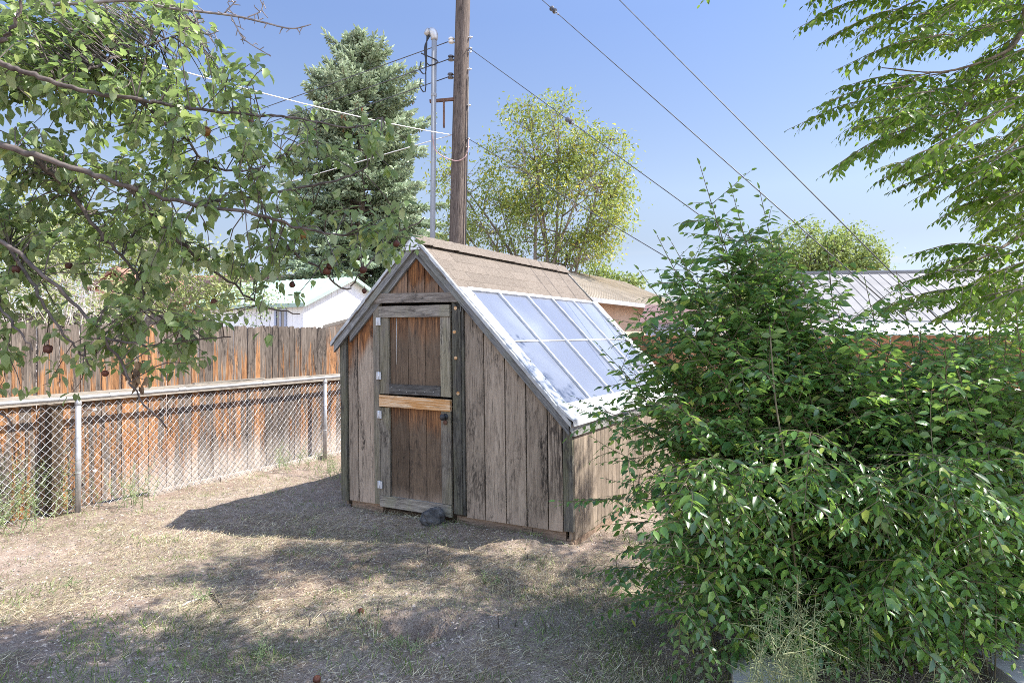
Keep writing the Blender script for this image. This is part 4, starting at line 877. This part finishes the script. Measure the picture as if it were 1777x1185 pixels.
def fruit(p, r_, name, m, par, stem=True):
    q = MB(); prof = [(r_ * .15, r_ * .72), (r_ * .5, r_ * .86), (r_ * .85, r_ * .55), (r_, .05 * r_), (r_ * .86, -r_ * .5), (r_ * .5, -r_ * .84), (r_ * .12, -r_ * .78)]
    q.lathe(prof, p, nrm(np.array([0, 0, 1]) + rng.normal(0, .25, 3)), 12); V = np.concatenate(q.V); V += np.array([[mnoise.noise(Vector(v * 70)) * r_ * .22] * 3 for v in V]); q.V = [V]
    if stem: q.tube([p + np.array([0, 0, r_ * .7]), p + np.array([.004, 0, r_ * 2.1])], .0015, n=4)
    return q.build(name, m, par, smooth=True)
for px, py, dp_, r_ in ((434, 213, 3.2, .02), (120, 461, 3., .017), (137, 460, 3., .018), (567, 471, 3.4, .019), (573, 462, 3.42, .018), (630, 468, 3.45, .019), (688, 423, 3.5, .017), (507, 494, 3.4, .016), (371, 525, 3.2, .017), (83, 606, 2.9, .02), (182, 648, 3., .015), (28, 468, 2.9, .018), (632, 505, 3.5, .013)):
    fruit(at(px, py, dp_) - AO, r_, 'apple', M['fruit'], ap)
for px, py, dp_, r_ in ((357, 228, 3.1, .024), (523, 408, 3.3, .026)): fruit(at(px, py, dp_) - AO, r_, 'apple', M['fruity'], ap)['label'] = 'yellow half rotten apple'
dl = Leaves('T8'); p = at(236, 650, 3.1) - AO; n = 26; dl.add(p + rng.normal(0, .02, (n, 3)) * np.array([1, 1, 1.6]), rng.normal(0, .4, (n, 3)) + np.array([0, 0, -1]), rng.normal(0, 1, (n, 3)), .05, .022); dl.build('dead_leaf_bunch', M['dead'], ap)
rng = np.random.default_rng(4)
for k, (px, py, w) in enumerate(((626, 1057, 'left of the hole in the ground'), (550, 1176, 'at the bottom edge of the yard'))):
    Y = 1.7 * 1185 / (py + 8 - 580); x = (px - 888.5) / 1185 * Y; o = fruit(np.zeros(3), .021, 'fallen_apple', M['fruit'], None, False); o.location = (x, Y, hgt(x, Y) + .02); tag(o, 'fallen red brown apple on the soil ' + w, 'apple', 'fallen apples')

# --- elm overhead at the right
rng = np.random.default_rng(41)
EO = np.array([4.7, 3.9, 0]); el = tree('elm_tree', 'large elm tree overhanging the yard from the right with drooping leafy sprays', EO)
lf = Leaves('T8'); limb = MB(); tw = MB()
def spray(base, tip, depth_w=.25, side=True, L=.06, dens=.9):
    a = np.array(base) - EO; b = np.array(tip) - EO; v = b - a; ln = np.linalg.norm(v)
    P = curve([a, a + v * .5 + np.array([0, 0, .06 * ln]), b], 10); tw.tube(P, .0045, .0012, 4, caps=False)
    shoot_leaves(lf, P, .026 / dens, L, L * .52, hang=.5, start=.3, jitter=.15, ntilt=.35)
    if side:
        T = nrm(v); sd = nrm(np.cross(T, UP)); m_ = int(ln / .075)
        for k in range(m_):
            f = .08 + .8 * k / max(m_, 1); i = int(f * 9); p = P[i] + (P[min(i + 1, 9)] - P[i]) * (f * 9 - i)
            d_ = T * .75 + sd * (1 if k % 2 else -1) * rng.uniform(.5, .9) + np.array([0, 0, rng.normal(-.08, .12)]); sl = rng.uniform(.14, .34) * (1 - .45 * f)
            Q = arc(p, d_, sl, 6, .5, .04); tw.tube(Q, .0024, .001, 3, caps=False); shoot_leaves(lf, Q, .024 / dens, L * 1.08, L * .54, hang=.5, jitter=.18, ntilt=.45)
tips = [((1383, 50), (1560, -10), 3.9), ((1425, 75), (1600, 10), 4.1), ((1480, 60), (1640, 20), 4.), ((1450, 122), (1640, 60), 4.), ((1505, 95), (1660, 60), 4.2), ((1366, 226), (1560, 170), 4.1), ((1408, 190), (1590, 140), 4.), ((1440, 160), (1600, 130), 4.2), ((1422, 308), (1600, 215), 4.), ((1460, 285), (1620, 220), 4.2), ((1520, 318), (1680, 250), 4.1), ((1540, 335), (1700, 290), 4.2), ((1576, 352), (1730, 290), 4.1), ((1590, 330), (1740, 260), 4.), ((1615, 390), (1760, 330), 4.1), ((1395, 10), (1520, -60), 4.), ((1640, 345), (1780, 290), 4.), ((1690, 400), (1800, 330), 4.2), ((1575, 443), (1740, 430), 4.), ((1600, 470), (1760, 440), 4.15), ((1540, 500), (1720, 470), 4.1), ((1510, 545), (1700, 500), 4.2), ((1560, 540), (1740, 490), 4.), ((1610, 560), (1770, 500), 4.1), ((1655, 520), (1790, 450), 4.)]
for (tx_, ty_), (bx, by), dp_ in tips: spray(at(bx, by, dp_ + rng.uniform(-.1, .3)), at(tx_, ty_, dp_), dens=1.1)
def in_view(px, py):
    bnd = np.interp(py, [-80, 0, 60, 100, 130, 180, 225, 260, 310, 340, 400, 450, 520, 640], [1380, 1440, 1450, 1530, 1540, 1470, 1450, 1540, 1490, 1590, 1680, 1690, 1640, 1690]); return px > bnd
k = 0
while k < 380:
    px, py = rng.uniform(1440, 1900), rng.uniform(-80, 640)
    if not in_view(px, py): continue
    if py > 420 and rng.random() < .35: continue
    if 1500 < px < 1640 and mnoise.noise((px / 60., py / 40., 8.)) < -.05: continue
    dp_ = rng.uniform(4.3, 6.2) if rng.random() < .75 else rng.uniform(3.5, 4.3); t = at(px, py, dp_); d_ = np.array([rng.uniform(.5, .9), rng.normal(.1, .3), rng.uniform(.1, .45)]); spray(t + nrm(d_) * rng.uniform(.3, .6), t); k += 1
# canopy above the frame, which shades the near yard
for c, rad, n_ in (((1.75, 3.3, 4.75), (1.5, .9, .42), 300), ((5.2, 3.5, 4.0), (1.0, 1.0, .8), 100), ((1.05, 3.75, 4.7), (.7, .45, .25), 60), ((3.3, 5.5, 5.2), (1.0, .45, .4), 60), ((2.4, 5.3, 5.0), (.8, .4, .3), 34), ((4.0, 3.3, 4.9), (1.2, 1.0, .9), 40), ((2.6, 4.1, 4.5), (1.2, .45, .35), 50), ((5.0, 4.4, 4.6), (1.0, 1.0, 1.2), 30)):
    for _ in range(n_):
        v = nrm(rng.normal(0, 1, 3)) * rng.random() ** .4; p = np.array(c) + v * np.array(rad)
        Q = arc(p - EO, rng.normal(0, 1, 3) * np.array([1, 1, .3]) + np.array([-.6, 0, -.1]), rng.uniform(.5, .8), 6, .5, .06); tw.tube(Q, .004, .0012, 3, caps=False); shoot_leaves(lf, Q, .04, .085, .05, hang=.4)
        for __ in range(3):
            Q2 = arc(Q[rng.integers(1, 5)], rng.normal(0, 1, 3) * np.array([1, 1, .3]), .3, 4, .5, .06); shoot_leaves(lf, Q2, .045, .085, .05, hang=.4)
T0 = curve([(0, 0, -.1), (.05, .1, 1.2), (-.05, .15, 2.4), (-.3, .1, 3.6), (-.8, -.2, 5.2)], 16); limb.tube(T0, .17, .07, 10)
def limb_(pts, r_, r2): limb.tube(curve([np.array(q) for q in pts], 14), r_, r2, 7)
limb_([T0[9], at(1830, -10, 4.3) - EO, at(1775, 55, 4.4) - EO, at(1740, 100, 4.4) - EO, at(1690, 165, 4.4) - EO, at(1620, 250, 4.3) - EO], .03, .005)
limb_([at(1775, 55, 4.4) - EO, at(1745, 90, 4.35) - EO, at(1640, 125, 4.2) - EO, at(1530, 118, 4.1) - EO], .013, .003)
limb_([T0[7], at(1850, 330, 4.4) - EO, at(1780, 400, 4.3) - EO, at(1720, 440, 4.2) - EO, at(1640, 470, 4.1) - EO], .02, .004)
limb_([T0[8], at(1840, 180, 4.4) - EO, at(1760, 250, 4.3) - EO, at(1690, 300, 4.2) - EO], .02, .004)
for c in ((2.7, 3.2, 4.5), (1.3, 3.1, 4.35), (4.2, 3.2, 5.2), (2.4, 4.1, 4.5), (3.2, 2.5, 4.1)): limb_([T0[11], (T0[11] + np.array(c) - EO) / 2 + np.array([0, 0, .2]), np.array(c) - EO], .05, .01)
limb.build('trunk', M['elmbark'], el, smooth=True); tw.build('twigs', M['elmbark'], el); lf.build('crown', M['elm'], el)

# --- elm sapling thicket in the right foreground
rng = np.random.default_rng(51)
BO = np.array([1.85, 3.75, 0]); bu = thing('elm_bush', 'dense thicket of elm saplings filling the right foreground', 'bush', BO)
lf = Leaves('T8'); st = MB(); tw = MB(); SN = []
def stem(pts, r_, L=.05, leafy=.25, dens=1., sides=True, sl_=(.22, .52), droop=.25, up=.55):
    P = curve(np.array(pts) - BO, 8 * len(pts)); st.tube(P, r_, .0016, 6, caps=False); shoot_leaves(lf, P, .034, L, L * .44, hang=.3, ntilt=.25, start=max(leafy, .3))
    ln = np.linalg.norm(np.diff(P, axis=0), axis=1).sum(); m_ = int(ln * (1 - leafy) / .064 * dens); n = len(P); a0 = rng.random() * 6.28
    if sides:
        for k in range(m_):
            f = leafy + (1 - leafy) * .93 * (k + rng.random() * .5) / max(m_, 1); i = min(int(f * (n - 1)), n - 2); p = P[i]; T = nrm(P[i + 1] - P[i])
            az = a0 + k * 2.4 + rng.normal(0, .3); d_ = np.array([math.cos(az), math.sin(az), 0]); d_ = d_ - T * (d_ @ T) + T * up; ln2 = rng.uniform(*sl_) * (1.1 - .62 * f)
            Q = arc(p, d_, ln2, 6, droop, .05); tw.tube(Q, .0024, .001, 3, caps=False); lq = L * rng.uniform(.7, 1.25); shoot_leaves(lf, Q, .025, lq, lq * rng.uniform(.42, .52), hang=.42, jitter=.15, ntilt=.42)
# explicit leaders, from the pictured tips
root = lambda dx, dy: BO + np.array([dx, dy, .0])
lead = [((1215, 288, 3.7), (-.2, .1), 1.), ((1140, 408, 3.6), (-.35, .05), 1.), ((1318, 330, 3.8), (-.1, .2), .8), ((1270, 330, 3.8), (-.15, .2), .9), ((1165, 420, 3.65), (-.3, .1), 1.), ((1110, 470, 3.5), (-.4, -.1), .9), ((1240, 370, 3.7), (-.2, 0), 1.3), ((1300, 400, 3.7), (-.1, 0), 1.3), ((1350, 420, 3.8), (0, .1), 1.2), ((1435, 420, 3.8), (.1, .1), .8), ((1500, 480, 3.7), (.2, .1), 1.), ((1390, 470, 3.6), (.05, -.1), 1.2), ((1555, 470, 3.8), (.3, .1), .6), ((1600, 560, 3.8), (.4, .1), .9), ((1680, 560, 3.9), (.6, .2), .9), ((1740, 540, 3.9), (.8, .2), .9), ((1200, 500, 3.6), (-.25, -.1), 1.1), ((1450, 520, 3.5), (.1, -.15), 1.1), ((1040, 600, 3.75), (-.4, .1), .7)]
for (px, py, dp_), (rx, ry), dn in lead:
    t = at(px, py, dp_); b = root(rx + rng.normal(0, .08), ry + rng.normal(0, .08)); mid = b + (t - b) * np.array([.35, .35, .55]) + rng.normal(0, .04, 3); stem([b, mid, t], .007, .08, .1, dn * 1.9)
for k in range(46):
    px = rng.uniform(1105, 1800); sil = np.interp(px, [1100, 1140, 1200, 1240, 1320, 1360, 1450, 1500, 1560, 1640, 1800], [580, 450, 370, 380, 390, 440, 470, 520, 580, 610, 600]); py = sil + rng.uniform(10, 230); dp_ = rng.uniform(3.3, 4.2)
    t = at(px, py, dp_); b = root(rng.normal(0, .2) + np.interp(px, [1100, 1500, 1800], [-.35, .2, .95]), rng.normal(0, .2)); mid = b + (t - b) * np.array([.4, .4, .6]) + rng.normal(0, .04, 3); stem([b, mid, t], .006, .07, .1, .95)
for k in range(34):
    px = rng.uniform(1470, 1880); py = rng.uniform(520, 690); dp_ = rng.uniform(3.2, 4.4)
    t = at(px, py, dp_); b = root(rng.normal(0, .2) + np.interp(px, [1450, 1850], [.2, 1.1]), rng.normal(0, .25)); mid = b + (t - b) * np.array([.4, .4, .6]) + rng.normal(0, .04, 3); stem([b, mid, t], .006, .068, .1, 1.1)
# arching outer stems that fill the body
body = []
for k in range(96):
    px = rng.uniform(1075, 1860); py = rng.uniform(540, 960) if px < 1500 else rng.uniform(600, 1000); dp_ = rng.uniform(3.1, 4.3); body.append((px, py, dp_))
body += [(1060, 560, 3.7), (1085, 590, 3.7), (1120, 610, 3.7), (1130, 560, 3.75), (1150, 660, 3.7), (1080, 680, 3.7), (1130, 720, 3.65), (1105, 540, 3.75), (1000, 690, 3.85), (965, 868, 3.55), (985, 640 + 60, 3.7), (1030, 760, 3.6), (1050, 830, 3.6), (1060, 900, 3.5), (1040, 1000, 3.5), (1075, 1045, 3.3), (1090, 960, 3.4), (1120, 1010, 3.3), (1110, 700, 3.7), (1090, 640, 3.7)]
for px, py, dp_ in body:
    if px > 1580 and py > 880: continue
    t = at(px, py, dp_); t[2] = max(t[2], .12); b = root(rng.normal(0, .25) + np.interp(px, [1100, 1500, 1850], [-.35, .25, .95]), rng.normal(0, .2)); h_ = max(t[2] * .9, .4) + rng.uniform(.05, .25)
    mid = b + (t - b) * np.array([.4, .4, 0]) + np.array([0, 0, h_ * .75]); stem([b, mid, t], .004, .064, .1, .95, droop=.3, up=.45)
# low drooping sprays at the front
for k in range(84):
    px = rng.uniform(1130, 1830); py = rng.uniform(900, 1170); dp_ = rng.uniform(2.75, 3.35)
    if 1170 < px < 1410 and py > 1000: continue
    if px > 1580 and py > 1000: continue
    if 1215 < px < 1375 and py > 930: continue
    t = at(px, py, dp_); t[2] = max(t[2], .05); b = root(rng.normal(0, .25) + np.interp(px, [1100, 1500, 1850], [-.4, .1, .7]), -.25 + rng.normal(0, .15)); mid = b + (t - b) * np.array([.55, .55, 0]) + np.array([0, 0, t[2] + rng.uniform(.1, .3)]); stem([b, mid, t], .0032, .062, .12, 1.2, droop=.5, up=.35)
P = curve(np.array([at(1392, 1085, 3.25), at(1378, 960, 3.2), at(1362, 800, 3.2), at(1345, 690, 3.25), at(1335, 560, 3.35)]) - BO, 20); P[0, 2] = -.02; st.tube(P, .006, .0035, 8)
st.build('stem', M['bushstem'], bu); tw.build('twigs', M['bushstem'], bu); lf.build('foliage', M['bush'], bu)

# --- weeds
def weed(name, label, base, h, n_st, lean, leafL, lw, m, ms, seed, spread=.1, group=None, cat='weed', per=.018, hang=.1, side=4):
    global rng; rng = np.random.default_rng(seed); base = np.array(base, float); o = thing(name, label, cat, base, 0, group); lf = Leaves('T4'); mb = MB()
    for k in range(n_st):
        b = np.array([rng.normal(0, spread), rng.normal(0, spread), 0]); P = arc(b, np.array([rng.normal(0, lean), rng.normal(0, lean), 1.]), h * rng.uniform(.55, 1.1), 8, rng.uniform(-.1, .5), .06); mb.tube(P, .0028, .0009, 4, caps=False); shoot_leaves(lf, P, per, leafL, leafL * lw, hang=hang, jitter=.4, start=.12)
        for _ in range(side):
            i = rng.integers(2, 7); Q = arc(P[i], rng.normal(0, 1, 3) * np.array([1, 1, .3]) + np.array([0, 0, .7]), h * rng.uniform(.15, .35), 5, .3, .1); mb.tube(Q, .0015, .0007, 3, caps=False); shoot_leaves(lf, Q, per, leafL * .8, leafL * lw * .8, hang=hang, jitter=.4)
    mb.build('stems', ms, o); lf.build('leaves', m, o); return o
def gz(x, y): return (x, y, hgt(x, y) - .01)
WG = 'weeds along the chain link fence'
weed('weed', 'big bushy pale green weed clump in the left corner by the mesh', gz(-4.62, 6.15), .75, 34, .35, .03, .28, M['weed'], M['weed'], 61, .2, WG)
weed('weed', 'low spreading weed spilling onto the soil at the left edge', gz(-4.45, 5.75), .42, 34, .6, .03, .28, M['weed'], M['weed'], 62, .22, WG)
weed('weed', 'tall thin weed climbing the mesh left of the round post', gz(-4.30, 6.42), .6, 9, .2, .028, .3, M['weed'], M['weed'], 63, .08, WG)
weed('weed', 'feathery weed at the foot of the mesh right of the round post', gz(-3.78, 6.72), .42, 16, .35, .028, .26, M['weed'], M['weed'], 64, .12, WG)
weed('weed', 'grassy weed tuft at the kerb near the far fence post', gz(-2.68, 8.5), .35, 16, .4, .045, .14, M['weed'], M['weed'], 65, .14, WG)
weed('weed', 'weed tuft between the far fence post and the shed corner', gz(-2.2, 8.3), .3, 12, .4, .04, .16, M['weed'], M['weed'], 66, .14, WG)
YG = 'small weeds in the yard'
for k, (px, py, hh, nn, lb) in enumerate(((545, 925, .10, 5, 'sparse seedling weeds in the shade just left of the shed door'), (648, 930, .14, 4, 'upright pale seedling weed before the shed door'), (855, 1008, .13, 9, 'leafy pale weed in the sunny patch of the yard'), (1010, 1000, .10, 6, 'small weed at the edge of the bush shadow'), (350, 1045, .12, 7, 'weed beside the stick on the sunny soil'), (455, 1140, .14, 9, 'green weed low at the bottom left of the yard'), (590, 985, .12, 5, 'tiny broad leaved weed left of the sunlit straw'), (120, 1010, .1, 6, 'little weed in the sunny soil near the left edge'), (700, 1130, .1, 7, 'low weed just before the hole in the ground'), (1075, 1090, .12, 9, 'green weed under the lower left of the bush'))):
    Y = 1.7 * 1185 / (py - 580); x = (px - 888.5) / 1185 * Y; weed('weed', lb, gz(x, Y), hh, nn, .4, .024, .36, M['weed'], M['weed'], 70 + k, .03, YG, side=2)
b = at(1335, 1150, 2.8); weed('dry_weed', 'tall wispy grey green weed leaning out of the front of the bush', (b[0] + .06, 2.86, 0), .66, 22, .16, .034, .13, M['kochia'], M['kochia'], 90, .075, per=.012, hang=.75, side=6)
b = at(1490, 1150, 3.); weed('dry_weed', 'drooping wispy weed in the dark hollow under the bush', (b[0], 3.05, 0), .45, 18, .22, .03, .14, M['kochia'], M['kochia'], 91, .12, per=.014, hang=.8, side=4)
b = at(1640, 1140, 3.05); weed('dry_weed', 'small wispy weed at the edge of the patio', (b[0], 3.1, 0), .32, 12, .3, .03, .14, M['kochia'], M['kochia'], 92, .06, per=.014, hang=.6, side=4)
# stubs, sticks, litter
rng = np.random.default_rng(95)
for k, (px, py, h_) in enumerate(((865, 1095, .075), (797, 1095, .085), (948, 1095, .07), (893, 1090, .05), (768, 985, .07), (742, 965, .05), (570, 1080, .05), (655, 1060, .05), (536, 1085, .055), (1018, 1165, .06), (1290, 950, .05), (915, 970, .05), (1050, 1055, .05), (740, 1095, .05), (1070, 980, .05))):
    Y = 1.7 * 1185 / (py - 580); x = (px - 888.5) / 1185 * Y; q = MB(); l_ = rng.normal(0, .012, 2); q.tube([(0, 0, -.02), (l_[0] * .6, l_[1] * .6, h_ * .6), (l_[0], l_[1], h_)], .0038, .003, 6); o = q.build('weed_stub', M['twig'], None, (x, Y, hgt(x, Y))); tag(o, 'dark cut weed stub poking out of the mown yard', 'weed stub', 'cut weed stubs in the yard')
def stick(px0, py0, px1, py1, r_, label, m):
    P = []
    for f in np.linspace(0, 1, 5):
        px, py = px0 + (px1 - px0) * f, py0 + (py1 - py0) * f; Y = 1.7 * 1185 / (py - 580); x = (px - 888.5) / 1185 * Y; P.append(np.array([x, Y, hgt(x, Y) + .012]))
    o_ = P[0].copy(); q = MB(); q.tube(np.array(P) - o_ + rng.normal(0, .004, (5, 3)), r_, r_ * .6, 6); o = q.build('stick', m, None, o_); tag(o, label, 'stick')
stick(367, 1033, 387, 1058, .009, 'short brown stick lying in the sun on the clippings', M['bark'])
stick(318, 1055, 352, 1040, .006, 'pale bent stick lying beside a small weed', M['dryw'])
stick(628, 983, 644, 972, .006, 'dark stick in the shaded straw before the shed', M['twig'])
stick(606, 988, 618, 978, .006, 'dark broken stick left of the other dark stick', M['twig'])
q = MB(); q.prism([(.87, 2.6), (1.25, 2.6), (1.40, 3.38), (1.09, 3.40)], (-.05, .12), 'z'); o = q.build('concrete_slab', M['conc']); tag(o, 'pale concrete slab end at the foot of the bush', 'concrete slab')

# ------------------------------------------------------------------ light, sky, camera
SKYR = [(0, (.36, .33, .42)), (.06, (.37, .34, .38)), (.13, (.44, .37, .35)), (.2, (.58, .49, .44)), (.42, (.585, .555, .595)), (.62, (.80, .74, .76)), (.85, (1.0, .94, .94))]
SUN = nrm((.83, .08, 1.0)); el_ = math.asin(SUN[2]); 
w = bpy.data.worlds.new('World'); S.world = w; w.use_nodes = True; nt = w.node_tree; bg = nt.nodes['Background']
sky = nt.nodes.new('ShaderNodeTexSky'); sky.sky_type = 'NISHITA'; sky.sun_disc = False; sky.sun_elevation = el_; sky.sun_rotation = math.atan2(SUN[0], SUN[1]); sky.altitude = 1500; sky.air_density = 1.0; sky.dust_density = .6; sky.ozone_density = 1.0
hs = nt.nodes.new('ShaderNodeHueSaturation'); hs.inputs['Saturation'].default_value = 1.0; hs.inputs['Value'].default_value = 1.0
nt.links.new(sky.outputs[0], hs.inputs['Color'])
tc = nt.nodes.new('ShaderNodeTexCoord'); sx_ = nt.nodes.new('ShaderNodeSeparateXYZ'); nt.links.new(tc.outputs['Generated'], sx_.inputs[0])
cr = nt.nodes.new('ShaderNodeValToRGB'); nt.links.new(sx_.outputs[2], cr.inputs[0]); ce = cr.color_ramp.elements
while len(ce) < len(SKYR): ce.new(.5)
for e_, (p_, c_k) in zip(ce, SKYR): e_.position = p_; e_.color = (*[q_ / 2 for q_ in c_k], 1)
mt = nt.nodes.new('ShaderNodeVectorMath'); mt.operation = 'MULTIPLY'; nt.links.new(hs.outputs[0], mt.inputs[0]); nt.links.new(cr.outputs[0], mt.inputs[1])
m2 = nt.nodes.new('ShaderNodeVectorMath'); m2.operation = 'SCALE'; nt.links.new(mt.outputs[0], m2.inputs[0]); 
mb_ = nt.nodes.new('ShaderNodeMapRange'); mb_.interpolation_type = 'SMOOTHSTEP'; nt.links.new(sx_.outputs[1], mb_.inputs[0])   # sky behind the camera boosted, an added fill that lifts the shade
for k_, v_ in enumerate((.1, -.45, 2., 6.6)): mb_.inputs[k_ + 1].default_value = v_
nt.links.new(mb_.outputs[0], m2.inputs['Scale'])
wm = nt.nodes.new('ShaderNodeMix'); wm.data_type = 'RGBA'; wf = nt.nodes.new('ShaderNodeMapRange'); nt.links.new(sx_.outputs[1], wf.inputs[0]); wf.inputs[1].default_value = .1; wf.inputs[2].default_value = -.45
wm.inputs[6].default_value = (1, 1, 1, 1); wm.inputs[7].default_value = (1.18, 1.0, .80, 1); nt.links.new(wf.outputs[0], wm.inputs[0])  # warm tint added to the boosted sky behind the camera
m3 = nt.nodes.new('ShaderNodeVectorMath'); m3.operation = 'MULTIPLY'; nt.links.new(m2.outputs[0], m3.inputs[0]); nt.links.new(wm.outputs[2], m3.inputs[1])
mt = m3
cm = nt.nodes.new('ShaderNodeMapping'); cm.inputs['Scale'].default_value = (3.2, 3.2, 34); nt.links.new(tc.outputs['Generated'], cm.inputs[0])
cn = nt.nodes.new('ShaderNodeTexNoise'); cn.inputs['Scale'].default_value = 1.3; cn.inputs['Detail'].default_value = 6; nt.links.new(cm.outputs[0], cn.inputs['Vector'])
def wr(sock, a, b):
    q = nt.nodes.new('ShaderNodeMapRange'); q.interpolation_type = 'SMOOTHSTEP'; nt.links.new(sock, q.inputs[0]); q.inputs[1].default_value = a; q.inputs[2].default_value = b; return q.outputs[0]
def wm_(a, b):
    q = nt.nodes.new('ShaderNodeMath'); q.operation = 'MULTIPLY'; nt.links.new(a, q.inputs[0]); nt.links.new(b, q.inputs[1]); return q.outputs[0]
cf = wm_(wm_(wr(cn.outputs['Fac'], .5, .7), wr(sx_.outputs[2], .03, .06)), wr(sx_.outputs[2], .125, .085))
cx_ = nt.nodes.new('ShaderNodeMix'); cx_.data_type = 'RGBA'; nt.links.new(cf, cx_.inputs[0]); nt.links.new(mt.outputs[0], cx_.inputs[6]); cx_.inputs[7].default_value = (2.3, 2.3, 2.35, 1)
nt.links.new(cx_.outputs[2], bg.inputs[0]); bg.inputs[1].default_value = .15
sl = bpy.data.lights.new('sun', 'SUN'); sl.energy = 4.4; sl.angle = R(.53); sl.color = (1., .95, .87)
so = bpy.data.objects.new('sun', sl); COL.objects.link(so); so.rotation_euler = Vector(SUN).to_track_quat('Z', 'Y').to_euler()
cam = bpy.data.cameras.new('camera'); co_ = bpy.data.objects.new('camera', cam); COL.objects.link(co_)
co_.location = (0, 0, 1.7); co_.rotation_euler = (R(90), 0, 0); cam.sensor_width = 36; cam.lens = 36 * 1185 / 1777; cam.shift_y = -12.5 / 1777; cam.clip_end = 2000; cam.clip_start = .05
S.camera = co_
vs = S.view_settings; vs.view_transform = 'Standard'; vs.look = 'None'; vs.exposure = 1.45; vs.gamma = 1
S.cycles.use_denoising = DENOISE; S.cycles.filter_width = .9
S.cycles.max_bounces = 8; S.cycles.transparent_max_bounces = 12
